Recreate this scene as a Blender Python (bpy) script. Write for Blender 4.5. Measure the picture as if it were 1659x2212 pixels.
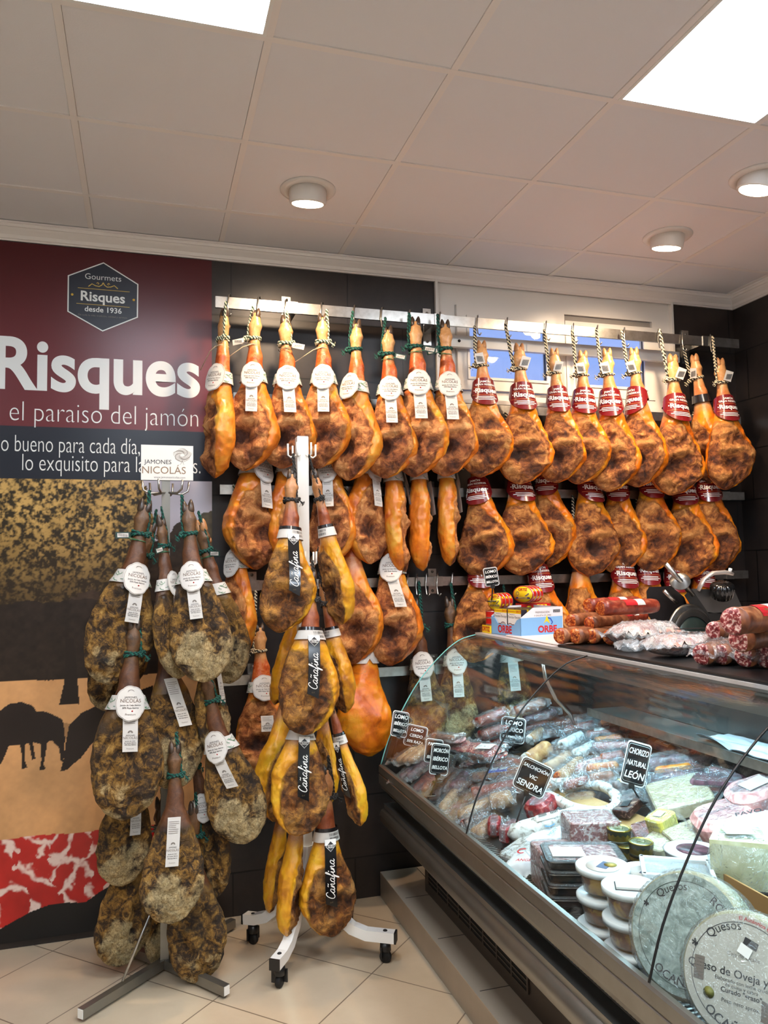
import bpy, math, random
import numpy as np
from mathutils import Vector, Matrix

for _o in list(bpy.data.objects): bpy.data.objects.remove(_o)
SC = bpy.context.scene
COL = SC.collection
PI = math.pi
random.seed(7)

# ---------------------------------------------------------------- camera
F_PX, YAW, PITCH, ROLL = 1701.8, -0.2960, 0.07026, -0.016545
CAM = np.array([0.2454, -3.8992, 1.6355])
IW, IH = 1659.0, 2212.0
def _rot(a, b, c):
    ca, sa = math.cos(a), math.sin(a); p = PI/2 + b
    Rz = np.array([[ca, -sa, 0], [sa, ca, 0], [0, 0, 1]])
    Rx = np.array([[1, 0, 0], [0, math.cos(p), -math.sin(p)], [0, math.sin(p), math.cos(p)]])
    Rr = np.array([[math.cos(c), -math.sin(c), 0], [math.sin(c), math.cos(c), 0], [0, 0, 1]])
    return Rz @ Rx @ Rr
RC = _rot(YAW, PITCH, ROLL)
cd = bpy.data.cameras.new('camera'); cam = bpy.data.objects.new('camera', cd); COL.objects.link(cam)
M4 = Matrix([list(RC[i]) + [CAM[i]] for i in range(3)] + [[0, 0, 0, 1]])
cam.matrix_world = M4
cd.sensor_fit = 'VERTICAL'; cd.sensor_height = 36.0; cd.lens = 36.0*F_PX/IH; cd.clip_start = 0.02
SC.camera = cam
def ray(u, v): return RC @ np.array([(u-IW/2)/F_PX, -(v-IH/2)/F_PX, -1.0])
def atY(u, v, Y): d = ray(u, v); return CAM + (Y-CAM[1])/d[1]*d
def atZ(u, v, Z): d = ray(u, v); return CAM + (Z-CAM[2])/d[2]*d
DECK_A, DECK_B, DECK_X = 0.58, 0.32, 1.50
def deck(u, v, h=0.0):
    d = ray(u, v)
    t = (DECK_A + h + DECK_B*(CAM[0]-DECK_X) - CAM[2])/(d[2]-DECK_B*d[0])
    return CAM + t*d

# ---------------------------------------------------------------- light
w = bpy.data.worlds.new('dusk_sky'); SC.world = w; w.use_nodes = True
w.node_tree.nodes['Background'].inputs[0].default_value = (0.27, 0.36, 0.72, 1)
w.node_tree.nodes['Background'].inputs[1].default_value = 1.2
PANEL_E = 25.0
SPOT_W = 57.0           # warm eyeball downlights
STRIP_E = 54.0           # cool tube inside the display
SC.view_settings.view_transform = 'Standard'; SC.view_settings.look = 'None'
SC.view_settings.exposure = 0.36; SC.view_settings.gamma = 1.0
SC.view_settings.use_curve_mapping = False
SC.cycles.use_denoising = True
SC.cycles.max_bounces = 8; SC.cycles.transparent_max_bounces = 24
SC.cycles.sample_clamp_indirect = 4.0
SC.cycles.caustics_reflective = False; SC.cycles.caustics_refractive = False

# ---------------------------------------------------------------- materials
MATS = {}
def _mat(name):
    m = bpy.data.materials.new(name); m.use_nodes = True
    return m, m.node_tree.nodes, m.node_tree.links
def srgb(c):
    return tuple(((x/255.0)/12.92 if x/255.0 <= 0.04045 else ((x/255.0+0.055)/1.055)**2.4) for x in c)
def pbr(name, rgb, rough=0.5, metal=0.0, spec=0.5, noise=None, bump=None, emit=None, alpha=None, coat=0.0, lin=False):
    """rgb in 0-255 photo values of the bare surface; noise=(scale, second rgb, contrast); bump=(scale, strength)"""
    if name in MATS: return MATS[name]
    m, N, L = _mat(name); b = N['Principled BSDF']
    c = rgb if lin else srgb(rgb)
    b.inputs['Base Color'].default_value = (*c, 1)
    b.inputs['Roughness'].default_value = rough; b.inputs['Metallic'].default_value = metal
    b.inputs['Specular IOR Level'].default_value = spec
    b.inputs['Coat Weight'].default_value = coat; b.inputs['Coat Roughness'].default_value = 0.12
    tc = None
    if noise or bump:
        tc = N.new('ShaderNodeTexCoord'); oi = N.new('ShaderNodeObjectInfo')
        ad = N.new('ShaderNodeVectorMath'); ad.operation = 'MULTIPLY_ADD'
        L.new(oi.outputs['Random'], ad.inputs[0]); ad.inputs[1].default_value = (17, 9, 5)
        L.new(tc.outputs['Object'], ad.inputs[2])
    if noise:
        sc, c2, k = noise
        n = N.new('ShaderNodeTexNoise'); n.inputs['Scale'].default_value = sc; n.inputs['Detail'].default_value = 6
        n.inputs['Roughness'].default_value = 0.6
        L.new(ad.outputs[0], n.inputs['Vector'])
        r = N.new('ShaderNodeValToRGB'); r.color_ramp.elements[0].position = 0.5-k/2; r.color_ramp.elements[1].position = 0.5+k/2
        r.color_ramp.elements[0].color = (*c, 1); r.color_ramp.elements[1].color = (*srgb(c2), 1)
        L.new(n.outputs['Fac'], r.inputs['Fac']); L.new(r.outputs['Color'], b.inputs['Base Color'])
    if bump:
        n = N.new('ShaderNodeTexNoise'); n.inputs['Scale'].default_value = bump[0]; n.inputs['Detail'].default_value = 5
        L.new(ad.outputs[0], n.inputs['Vector'])
        bp = N.new('ShaderNodeBump'); bp.inputs['Strength'].default_value = bump[1]; bp.inputs['Distance'].default_value = 0.004
        L.new(n.outputs['Fac'], bp.inputs['Height']); L.new(bp.outputs['Normal'], b.inputs['Normal'])
    if emit:
        b.inputs['Emission Color'].default_value = (*emit[0], 1); b.inputs['Emission Strength'].default_value = emit[1]
    MATS[name] = m
    return m
def film(name, tint, opac, rough=0.08, bump=(42, 1.0), f0=0.04):
    """clear plastic / glass: transparent with fresnel gloss and a little milky body"""
    if name in MATS: return MATS[name]
    m, N, L = _mat(name); N.remove(N['Principled BSDF']); out = N['Material Output']
    tr = N.new('ShaderNodeBsdfTransparent'); tr.inputs[0].default_value = (*tint, 1)
    gl = N.new('ShaderNodeBsdfGlossy'); gl.inputs['Roughness'].default_value = rough
    di = N.new('ShaderNodeBsdfDiffuse'); di.inputs[0].default_value = (0.85, 0.9, 0.93, 1)
    fr = N.new('ShaderNodeLayerWeight'); fr.inputs['Blend'].default_value = 0.5      # Schlick: the same on both faces
    pw = N.new('ShaderNodeMath'); pw.operation = 'POWER'; L.new(fr.outputs['Facing'], pw.inputs[0]); pw.inputs[1].default_value = 5.0
    ma = N.new('ShaderNodeMath'); ma.operation = 'MULTIPLY_ADD'; L.new(pw.outputs[0], ma.inputs[0]); ma.inputs[1].default_value = 0.96; ma.inputs[2].default_value = f0
    m1 = N.new('ShaderNodeMixShader'); m1.inputs[0].default_value = opac
    m2 = N.new('ShaderNodeMixShader')
    L.new(tr.outputs[0], m1.inputs[1]); L.new(di.outputs[0], m1.inputs[2])
    L.new(ma.outputs[0], m2.inputs[0]); L.new(m1.outputs[0], m2.inputs[1]); L.new(gl.outputs[0], m2.inputs[2])
    L.new(m2.outputs[0], out.inputs[0])
    if bump:
        tc = N.new('ShaderNodeTexCoord'); n = N.new('ShaderNodeTexNoise'); n.inputs['Scale'].default_value = bump[0]
        n.inputs['Detail'].default_value = 2; n.inputs['Distortion'].default_value = 2.5
        bp = N.new('ShaderNodeBump'); bp.inputs['Strength'].default_value = bump[1]; bp.inputs['Distance'].default_value = 0.01
        L.new(tc.outputs['Object'], n.inputs['Vector']); L.new(n.outputs['Fac'], bp.inputs['Height'])
        for x in (gl, fr): L.new(bp.outputs[0], x.inputs['Normal'])
    MATS[name] = m
    return m
def vcol(name, rough=0.5, bump=None, spec=0.4):
    """surface whose pattern is stored per vertex in the mesh"""
    m = pbr(name, (128, 128, 128), rough, 0, spec, None, bump); N, L = m.node_tree.nodes, m.node_tree.links
    a = N.new('ShaderNodeAttribute'); a.attribute_name = 'Col'
    L.new(a.outputs['Color'], N['Principled BSDF'].inputs['Base Color'])
    return m

def ham_material(name, skin, lean, shank, lean_dark, mould=0.0, rough=0.42):
    """skin / lean: lists of (pos, rgb); masks R=lean, G=shank, B=relief shade in attribute Msk"""
    m, N, L = _mat(name); b = N['Principled BSDF']
    tc = N.new('ShaderNodeTexCoord'); oi = N.new('ShaderNodeObjectInfo')
    ad = N.new('ShaderNodeVectorMath'); ad.operation = 'MULTIPLY_ADD'
    L.new(oi.outputs['Random'], ad.inputs[0]); ad.inputs[1].default_value = (13, 7, 29); L.new(tc.outputs['Object'], ad.inputs[2])
    def noise(sc, det=6, dist=0.0, rg=0.6):
        n = N.new('ShaderNodeTexNoise'); n.inputs['Scale'].default_value = sc; n.inputs['Detail'].default_value = det
        n.inputs['Roughness'].default_value = rg; n.inputs['Distortion'].default_value = dist
        L.new(ad.outputs[0], n.inputs['Vector']); return n.outputs['Fac']
    def ramp(src, els):
        r = N.new('ShaderNodeValToRGB'); e = r.color_ramp.elements
        while len(e) < len(els): e.new(0.5)
        for k, (p, c) in enumerate(els): e[k].position = p; e[k].color = (*srgb(c), 1)
        L.new(src, r.inputs[0]); return r.outputs[0]
    def mix(f, a, c, mode='MIX'):
        x = N.new('ShaderNodeMix'); x.data_type = 'RGBA'; x.blend_type = mode
        if isinstance(f, float): x.inputs[0].default_value = f
        else: L.new(f, x.inputs[0])
        for s, v in ((6, a), (7, c)):
            if isinstance(v, tuple): x.inputs[s].default_value = (*v, 1)
            else: L.new(v, x.inputs[s])
        return x.outputs[2]
    def mth(op, a, c, cl=False):
        x = N.new('ShaderNodeMath'); x.operation = op; x.use_clamp = cl
        for i, v in ((0, a), (1, c)):
            if isinstance(v, (int, float)): x.inputs[i].default_value = v
            else: L.new(v, x.inputs[i])
        return x.outputs[0]
    at = N.new('ShaderNodeAttribute'); at.attribute_name = 'Msk'
    sp = N.new('ShaderNodeSeparateColor'); L.new(at.outputs['Color'], sp.inputs[0])
    nb = noise(6.5, 5, 0.6); nm = noise(18, 8, 0.7, 0.70); nf = noise(80, 5, 0.8, 0.75)
    cs = ramp(nb, skin)
    cs = mix(mth('MULTIPLY', mth('SUBTRACT', nm, 0.56, True), 3.2, True), cs, srgb(lean_dark))
    cl = ramp(mth('ADD', mth('MULTIPLY', nm, 0.75), mth('MULTIPLY', nf, 0.25)), lean)
    cl = mix(mth('MULTIPLY', mth('SUBTRACT', nb, 0.57 if not mould else 0.5, True), 5.0, True), cl, srgb(lean_dark))
    msk = mth('MULTIPLY', mth('SUBTRACT', mth('ADD', sp.outputs[0], mth('MULTIPLY', mth('SUBTRACT', nm, 0.5), 0.9)), 0.34), 3.2, True)
    c = mix(msk, cs, cl)
    shk = mth('MULTIPLY', mth('SUBTRACT', mth('ADD', sp.outputs[1], mth('MULTIPLY', mth('SUBTRACT', nb, 0.5), 0.8)), 0.3), 2.6, True)
    if not mould:       # relief: tan highlights on crests and shade in hollows put into the meat colour
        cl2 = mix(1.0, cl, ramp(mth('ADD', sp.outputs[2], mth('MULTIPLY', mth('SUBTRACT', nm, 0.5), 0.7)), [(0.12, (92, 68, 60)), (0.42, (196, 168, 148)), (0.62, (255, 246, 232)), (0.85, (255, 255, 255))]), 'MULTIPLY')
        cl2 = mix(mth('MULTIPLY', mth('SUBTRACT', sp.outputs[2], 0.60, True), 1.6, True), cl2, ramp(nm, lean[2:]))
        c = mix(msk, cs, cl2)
    foot = [(0.35, (176, 122, 72)), (0.6, (206, 156, 104))] if not mould else [(0.3, (52, 36, 24)), (0.7, (120, 84, 52))]
    c = mix(shk, c, mix(sp.outputs[2], ramp(nm, shank), ramp(nm, foot)))
    if mould:
        mo = mth('MULTIPLY', mth('SUBTRACT', mth('ADD', sp.outputs[2], mth('MULTIPLY', mth('SUBTRACT', nm, 0.5), 1.6)), 0.45), 3.0, True)
        mo = mth('MULTIPLY', mo, mth('SUBTRACT', 1.0, sp.outputs[1], True))
        c = mix(mth('MULTIPLY', mo, mould), c, ramp(nf, [(0.35, (120, 98, 62)), (0.6, (206, 186, 140))]))
    L.new(c, b.inputs['Base Color'])
    rr = N.new('ShaderNodeMapRange'); rr.inputs[3].default_value = rough-0.17; rr.inputs[4].default_value = rough+0.25
    L.new(msk, rr.inputs[0]); L.new(rr.outputs[0], b.inputs['Roughness']); b.inputs['Specular IOR Level'].default_value = 0.45
    bp = N.new('ShaderNodeBump'); bp.inputs['Strength'].default_value = 0.8; bp.inputs['Distance'].default_value = 0.012
    hh = mth('ADD', mth('MULTIPLY', nm, 1.3), mth('MULTIPLY', nf, 0.35))
    bs = mth('ADD', mth('MULTIPLY', msk, 1.0), 0.16); L.new(mth('MULTIPLY', hh, bs), bp.inputs['Height'])
    L.new(bp.outputs[0], b.inputs['Normal'])
    MATS[name] = m
    return m

WHITE = pbr('white_paint', (232, 232, 228), 0.35)
STEEL = pbr('brushed_steel', (200, 198, 192), 0.28, 1.0, noise=(30, (165, 160, 152), 0.5))
STEEL_D = pbr('satin_steel', (150, 147, 140), 0.36, 0.85, noise=(9, (134, 130, 123), 0.6))
BLACKP = pbr('black_plastic', (22, 22, 23), 0.35)
BLACKM = pbr('matt_black', (16, 15, 15), 0.7)
INK = pbr('black_ink', (40, 38, 40), 0.6)
INKG = pbr('grey_ink', (112, 102, 94), 0.6)
WINK = pbr('white_ink', (238, 236, 232), 0.5)
RINK = pbr('red_ink', (196, 32, 36), 0.5)
BINK = pbr('blue_ink', (36, 62, 150), 0.5)
GINK = pbr('green_ink', (60, 122, 84), 0.6)
PAPER = pbr('label_paper', (204, 200, 194), 0.5)
BARCODE = INK

# ---------------------------------------------------------------- mesh helpers
class MB:
    def __init__(s): s.v = []; s.f = []; s.m = []; s.mats = []; s.sm = []
    def mi(s, mat):
        if mat not in s.mats: s.mats.append(mat)
        return s.mats.index(mat)
    def add(s, vs, fs, mat, smooth=False):
        o = len(s.v); k = s.mi(mat)
        s.v += [tuple(map(float, p)) for p in vs]
        s.f += [tuple(o+i for i in f) for f in fs]; s.m += [k]*len(fs); s.sm += [smooth]*len(fs)
        return s
    def box(s, c, d, mat, rz=0.0, rx=0.0, ry=0.0):
        R = Matrix.Rotation(rz, 3, 'Z') @ Matrix.Rotation(ry, 3, 'Y') @ Matrix.Rotation(rx, 3, 'X')
        vs = [Vector(c) + R @ Vector((sx*d[0]/2, sy*d[1]/2, sz*d[2]/2)) for sz in (-1, 1) for sy in (-1, 1) for sx in (-1, 1)]
        return s.add(vs, [(0, 2, 3, 1), (4, 5, 7, 6), (0, 1, 5, 4), (2, 6, 7, 3), (0, 4, 6, 2), (1, 3, 7, 5)], mat)
    def rbox(s, c, d, r, mat, rz=0.0, n=4, ease=0.3):
        """box with rounded vertical corners and eased top / bottom"""
        out = []
        e = min(r*ease, d[2]*0.45)
        for z, q in ((-d[2]/2, e), (-d[2]/2+e, 0), (d[2]/2-e, 0), (d[2]/2, e)):
            ring = []
            for cx, cy, a0 in ((1, 1, 0), (-1, 1, PI/2), (-1, -1, PI), (1, -1, 1.5*PI)):
                for i in range(n+1):
                    a = a0 + PI/2*i/n
                    x = cx*(d[0]/2-r) + (r-q)*math.cos(a); y = cy*(d[1]/2-r) + (r-q)*math.sin(a)
                    ring.append((c[0]+x*math.cos(rz)-y*math.sin(rz), c[1]+x*math.sin(rz)+y*math.cos(rz), c[2]+z))
            out.append(ring)
        return s.loft(out, mat, True, True, False)
    def loft(s, rings, mat, close=True, caps=True, smooth=True):
        n = len(rings[0]); vs = [p for r in rings for p in r]; fs = []
        for i in range(len(rings)-1):
            for j in range(n if close else n-1):
                a = i*n+j; b2 = i*n+(j+1) % n
                fs.append((a, b2, b2+n, a+n))
        if caps: fs += [tuple(range(n-1, -1, -1)), tuple((len(rings)-1)*n+j for j in range(n))]
        return s.add(vs, fs, mat, smooth)
    def tube(s, pts, r, mat, n=8, caps=True, smooth=True, flat=1.0):
        pts = [Vector(p) for p in pts]; rings = []; up = None
        for i, p in enumerate(pts):
            t = (pts[min(i+1, len(pts)-1)] - pts[max(i-1, 0)]).normalized()
            if up is None: up = Vector((0, 0, 1)) if abs(t.z) < 0.9 else Vector((1, 0, 0))
            x = t.cross(up).normalized(); y = x.cross(t).normalized(); up = y
            rr = r[i] if isinstance(r, (list, tuple)) else r
            rings.append([p + x*rr*math.cos(2*PI*k/n) + y*rr*flat*math.sin(2*PI*k/n) for k in range(n)])
        return s.loft(rings, mat, True, caps, smooth)
    def lathe(s, prof, mat, c=(0, 0, 0), n=24, smooth=True, M=None, caps=True, sx=1.0, sy=1.0):
        rings = [[Vector((r*sx*math.cos(2*PI*k/n), r*sy*math.sin(2*PI*k/n), z)) for k in range(n)] for r, z in prof]
        rings = [[(M @ p if M else p) + Vector(c) for p in rg] for rg in rings]
        return s.loft(rings, mat, True, caps, smooth)
    def text(s, txt, size, mat, M, bold=0.0, align='CENTER', sx=1.0, shear=0.0, fn=None):
        vs, fs = text_geo(txt, size, bold, align, shear)
        P = [Vector((v[0]*sx, v[1], 0)) for v in vs]
        P = [Vector(fn(p.x, p.y)) for p in P] if fn else [M @ p for p in P]
        return s.add(P, fs, mat)
    def stroke(s, pts, wd, mat, fn):
        """flat pen stroke laid on fn(x, y)"""
        vs = []; fs = []
        for i, p in enumerate(pts):
            a = pts[max(i-1, 0)]; b2 = pts[min(i+1, len(pts)-1)]
            dx, dy = b2[0]-a[0], b2[1]-a[1]; l = math.hypot(dx, dy) or 1e-6
            nx, ny = -dy/l*wd/2, dx/l*wd/2
            vs += [fn(p[0]+nx, p[1]+ny), fn(p[0]-nx, p[1]-ny)]
            if i: k = 2*i; fs.append((k-2, k-1, k+1, k))
        return s.add(vs, fs, mat)
    def mesh(s, name):
        me = bpy.data.meshes.new(name); me.from_pydata(s.v, [], s.f)
        for m in s.mats: me.materials.append(m)
        me.polygons.foreach_set('material_index', s.m); me.polygons.foreach_set('use_smooth', s.sm)
        me.update(); return me
    def obj(s, name, parent=None, loc=None, rot=None):
        return link(name, s.mesh(name), parent, loc, rot)
_tx = {}
def text_geo(txt, size, bold, align, shear):
    k = (txt, size, bold, align, shear)
    if k not in _tx:
        c = bpy.data.curves.new('t', 'FONT'); c.body = txt; c.size = size; c.align_x = align; c.align_y = 'CENTER'
        c.offset = bold*size; c.resolution_u = 3 if size < .3 else 10; c.shear = shear
        o = bpy.data.objects.new('t', c); COL.objects.link(o)
        me = bpy.data.meshes.new_from_object(o.evaluated_get(bpy.context.evaluated_depsgraph_get()))
        _tx[k] = ([tuple(v.co) for v in me.vertices], [tuple(p.vertices) for p in me.polygons])
        bpy.data.objects.remove(o); bpy.data.curves.remove(c); bpy.data.meshes.remove(me)
    return _tx[k]
def link(name, data, parent=None, loc=None, rot=None):
    o = bpy.data.objects.new(name, data); COL.objects.link(o)
    if parent: o.parent = parent
    if loc is not None: o.location = loc
    if rot is not None: o.rotation_euler = rot
    return o
def tag(o, label=None, cat=None, group=None, kind=None):
    if label: o['label'] = label
    if cat: o['category'] = cat
    if group: o['group'] = group
    if kind: o['kind'] = kind
    return o
def thing(name, label, cat, loc=(0, 0, 0), rot=(0, 0, 0), group=None):
    o = link(name, None, None, loc, rot); o.empty_display_size = 0.05
    return tag(o, label, cat, group)
def struct(o): o['kind'] = 'structure'; return o
def T(x, y, z): return Matrix.Translation((x, y, z))
def Rm(a, ax): return Matrix.Rotation(a, 4, ax)

# value noise on numpy points
_rng = np.random.RandomState(3); _lat = _rng.rand(32, 32, 32)
def vnoise(P, sc, seed=0.0):
    q = np.asarray(P, float)*sc + seed*7.31 + 100.0; i = np.floor(q).astype(int); f = q-i; f = f*f*(3-2*f); i &= 31; j = (i+1) & 31
    L_ = _lat; x0, y0, z0 = i[:, 0], i[:, 1], i[:, 2]; x1, y1, z1 = j[:, 0], j[:, 1], j[:, 2]; a, b, c = f[:, 0], f[:, 1], f[:, 2]
    return ((L_[x0, y0, z0]*(1-a)+L_[x1, y0, z0]*a)*(1-b)+(L_[x0, y1, z0]*(1-a)+L_[x1, y1, z0]*a)*b)*(1-c) + \
           ((L_[x0, y0, z1]*(1-a)+L_[x1, y0, z1]*a)*(1-b)+(L_[x0, y1, z1]*(1-a)+L_[x1, y1, z1]*a)*b)*c
def fbm(P, sc, seed=0.0, o=4):
    r = 0; a = 0.5; t = 0
    for k in range(o): r = r + a*vnoise(P, sc*2**k, seed+k); t += a; a *= 0.5
    return r/t - 0.5
def sstep(a, b, x):
    t = np.clip((x-a)/(b-a), 0, 1); return t*t*(3-2*t)
def set_col(me, arr, name='Col'):
    at = me.color_attributes.new(name, 'FLOAT_COLOR', 'POINT')
    a = np.ones((len(me.vertices), 4), np.float32); a[:, :3] = arr; at.data.foreach_set('color', a.ravel())
# ================================================================ THE ROOM
CEIL = 3.24; XR = 3.69; XL = -2.4; YB = -6.6
def tile_mat(name, c1, c2, mortar, sx, sy, axes='xz', off=0.5, msize=0.004, rough=0.42, rz=0.0, bs=0.35, loc=(0, 0)):
    m = pbr(name, c1, rough); N, L = m.node_tree.nodes, m.node_tree.links; b = N['Principled BSDF']
    tc = N.new('ShaderNodeTexCoord'); sp = N.new('ShaderNodeSeparateXYZ'); cb = N.new('ShaderNodeCombineXYZ')
    mp = N.new('ShaderNodeMapping'); mp.inputs['Rotation'].default_value = (0, 0, rz); mp.inputs['Location'].default_value = (*loc, 0)
    L.new(tc.outputs['Object'], sp.inputs[0]); L.new(sp.outputs['xyz'.index(axes[0])], cb.inputs[0]); L.new(sp.outputs['xyz'.index(axes[1])], cb.inputs[1])
    L.new(cb.outputs[0], mp.inputs[0])
    br = N.new('ShaderNodeTexBrick'); br.inputs['Scale'].default_value = 1.0; br.offset = off
    br.inputs['Brick Width'].default_value = sx; br.inputs['Row Height'].default_value = sy; br.inputs['Mortar Size'].default_value = msize
    br.inputs['Mortar Smooth'].default_value = 0.1
    L.new(mp.outputs[0], br.inputs['Vector'])
    n = N.new('ShaderNodeTexNoise'); n.inputs['Scale'].default_value = 3.5; n.inputs['Detail'].default_value = 8; n.inputs['Roughness'].default_value = 0.65
    L.new(tc.outputs['Object'], n.inputs['Vector'])
    r = N.new('ShaderNodeValToRGB'); r.color_ramp.elements[0].position = 0.3; r.color_ramp.elements[1].position = 0.75
    r.color_ramp.elements[0].color = (*srgb(c1), 1); r.color_ramp.elements[1].color = (*srgb(c2), 1)
    L.new(n.outputs['Fac'], r.inputs[0]); L.new(r.outputs[0], br.inputs['Color1']); L.new(r.outputs[0], br.inputs['Color2'])
    br.inputs['Mortar'].default_value = (*srgb(mortar), 1)
    L.new(br.outputs['Color'], b.inputs['Base Color'])
    bp = N.new('ShaderNodeBump'); bp.inputs['Strength'].default_value = bs; bp.inputs['Distance'].default_value = 0.004
    mx = N.new('ShaderNodeMath'); mx.operation = 'MULTIPLY_ADD'; L.new(br.outputs['Fac'], mx.inputs[0]); mx.inputs[1].default_value = -1.0
    L.new(n.outputs['Fac'], mx.inputs[2]); L.new(mx.outputs[0], bp.inputs['Height']); L.new(bp.outputs[0], b.inputs['Normal'])
    return m
SLATE = tile_mat('slate_tile', (20, 18, 19), (54, 44, 40), (10, 9, 9), 0.60, 0.30, 'xz', loc=(0.245, 0.10))
SLATE_Y = tile_mat('slate_tile_side', (20, 18, 19), (54, 44, 40), (10, 9, 9), 0.60, 0.30, 'yz', loc=(0.1, 0.10))
FLOOR = tile_mat('beige_floor_tile', (186, 168, 142), (200, 182, 156), (120, 104, 86), 0.445, 0.445, 'xy', off=0.0, msize=0.0028, rough=0.32, rz=PI/4, bs=0.15, loc=(0.029, 0.149))
WX0, WX1, WZ0 = 1.738, 3.248, 2.50
m = MB()
m.box(((XL+WX0)/2, .1, CEIL/2), (WX0-XL, .2, CEIL), SLATE)
m.box(((XR+WX1)/2, .1, CEIL/2), (XR-WX1, .2, CEIL), SLATE)
m.box(((WX0+WX1)/2, .1, WZ0/2), (WX1-WX0, .2, WZ0), SLATE)
struct(m.obj('wall_back'))
struct(MB().box((XR+.1, YB/2, CEIL/2), (.2, -YB+.4, CEIL), SLATE_Y).obj('wall_right'))
PLASTER = pbr('cream_plaster', (205, 196, 186), 0.7)
struct(MB().box((XL-.1, YB/2, CEIL/2), (.2, -YB+.4, CEIL), PLASTER).obj('wall_left'))
struct(MB().box(((XL+XR)/2, YB-.1, CEIL/2), (XR-XL+.4, .2, CEIL), PLASTER).obj('wall_front'))
struct(MB().box(((XL+XR)/2, YB/2+.1, -.05), (XR-XL+.4, -YB+.6, .1), FLOOR).obj('floor'))
CT = pbr('ceiling_tile', (228, 226, 228), 0.85, bump=(160, 0.08))
TB = pbr('ceiling_grid_metal', (234, 228, 224), 0.5)
struct(MB().box(((XL+XR)/2, YB/2+.1, CEIL+.06), (XR-XL+.4, -YB+.6, .1), CT).obj('ceiling'))
# suspended tiles and the T bars between them: every tile drops 4 mm below its bar, as real ones do
GY0 = -.42
m = MB(); cols = [k*.6 for k in range(-4, 7)]; rows = [GY0-.6*k for k in range(0, 11)]
for x in cols: m.box((x, YB/2, CEIL+.006), (.024, -YB, .012), TB)
for y in rows: m.box(((XL+XR)/2, y, CEIL+.0055), (XR-XL, .024, .012), TB)
struct(m.obj('trim_1'))
m = MB(); panels = [(0, 2), (3, 2), (0, 5), (3, 5), (-3, 4), (0, 8), (3, 8)]
xs = [XL] + cols + [XR]; ys = [0] + rows + [YB]
for i in range(len(xs)-1):
    for j in range(len(ys)-1):
        x0, x1, y1, y0 = xs[i]+.013, xs[i+1]-.013, ys[j]-.013, ys[j+1]+.013
        if x1-x0 < .05: continue
        if (i-5, j-1) in panels: continue
        m.box(((x0+x1)/2, (y0+y1)/2, CEIL+.0085), (x1-x0, y1-y0, .009), CT)
struct(m.obj('trim_2'))
PANEL = pbr('led_panel_light', (255, 255, 255), 0.5, emit=((0.86, 0.97, 1.10), PANEL_E))
for (ci, ri), wh in zip(panels, ('square ceiling light panel above the poster, cut by the top left of the frame', 'square ceiling light panel at the top right above the counter', 'ceiling light panel behind the camera above the shop floor', 'ceiling light panel behind the camera above the counter', 'ceiling light panel far left of the poster', 'ceiling light panel at the back of the shop floor', 'ceiling light panel at the back end above the counter')):
    cx, cy = ci*.6+.3, GY0-.6*ri-.3
    t = thing('ceiling_light_panel', wh, 'ceiling light', (cx, cy, CEIL+.004), group='square light panels in the ceiling grid')
    f = MB()
    for s in (-1, 1):
        f.box((s*.284, 0, 0), (.012, .58, .014), WHITE); f.box((0, s*.284, 0), (.556, .012, .014), WHITE)
    f.obj('frame', t); MB().box((0, 0, .002), (.556, .556, .006), PANEL).obj('diffuser', t)
# crown moulding
prof = [(0, 0), (.012, 0), (.016, .006), (.022, .008), (.03, .022), (.052, .038), (.06, .046), (.066, .046), (.07, .058), (.078, .060), (.078, .068), (0, .068)]
CRN = pbr('moulding_white', (236, 230, 226), 0.5)
def crown(name, a, b2, nx, ny):
    r = [[Vector((p[0]+nx*d, p[1]+ny*d, CEIL-.068+z)) for d, z in prof] for p in (a, b2)]
    m = MB(); m.loft(r, CRN, True, True, False); return struct(m.obj(name))
crown('trim_3', (XL, 0), (XR, 0), 0, -1); crown('trim_4', (XR, 0), (XR, YB), -1, 0)
# ---- eyeball downlights
LAMP = pbr('lamp_glow', (255, 255, 255), 0.5, emit=((1.0, 0.83, 0.62), 30.0))
LAMPW = pbr('lamp_housing', (222, 216, 210), 0.35)
BRASS = pbr('dark_gap', (60, 50, 44), 0.6)
for (x, y, tx, ty, on, lb) in ((.905, -.704, .10, .46, 1, 'round white eyeball downlight left above the hanging hams'), (2.711, -.691, .05, .5, 1, 'round white eyeball downlight above the window side hams'), (2.703, -1.307, -.25, .42, 1, 'round white eyeball downlight at the right edge of the picture'), (.905, -2.6, 0, .2, 1, 'round white eyeball downlight above the shop floor behind the camera')):
    t = thing('eyeball_downlight', lb, 'ceiling light', (x, y, CEIL+.004), group='round downlights in the ceiling')
    MB().lathe([(.082, -.006), (.088, -.012), (.112, -.010), (.118, -.004), (.118, .0), (.082, .0)], LAMPW, n=40).obj('flange', t)
    MB().lathe([(.0, .0), (.084, .0), (.084, -.004), (.0, -.004)], BRASS, n=32).obj('recess', t)
    aim = Vector((tx, ty, -1)).normalized(); q = Vector((0, 0, -1)).rotation_difference(Vector((tx*.5-.04, .20, -1)).normalized()).to_matrix().to_4x4()
    MB().lathe([(.0, .03), (.078, .03), (.080, -.02), (.078, -.054), (.072, -.062), (.066, -.058)], LAMPW, n=36, M=q).obj('eyeball', t)
    MB().lathe([(.0, -.0562), (.067, -.0562), (.067, -.059), (.0, -.062)], LAMP, n=32, M=q).obj('lens', t)
    ld = bpy.data.lights.new('spot_beam', 'SPOT'); ld.energy = SPOT_W; ld.color = (1.0, 0.72, 0.47)
    ld.spot_size = math.radians(125); ld.spot_blend = 0.9; ld.shadow_soft_size = .035
    lo = link('spot_beam', ld, t, aim*.095); lo.rotation_mode = 'QUATERNION'; lo.rotation_quaternion = Vector((0, 0, -1)).rotation_difference(aim)
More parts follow.
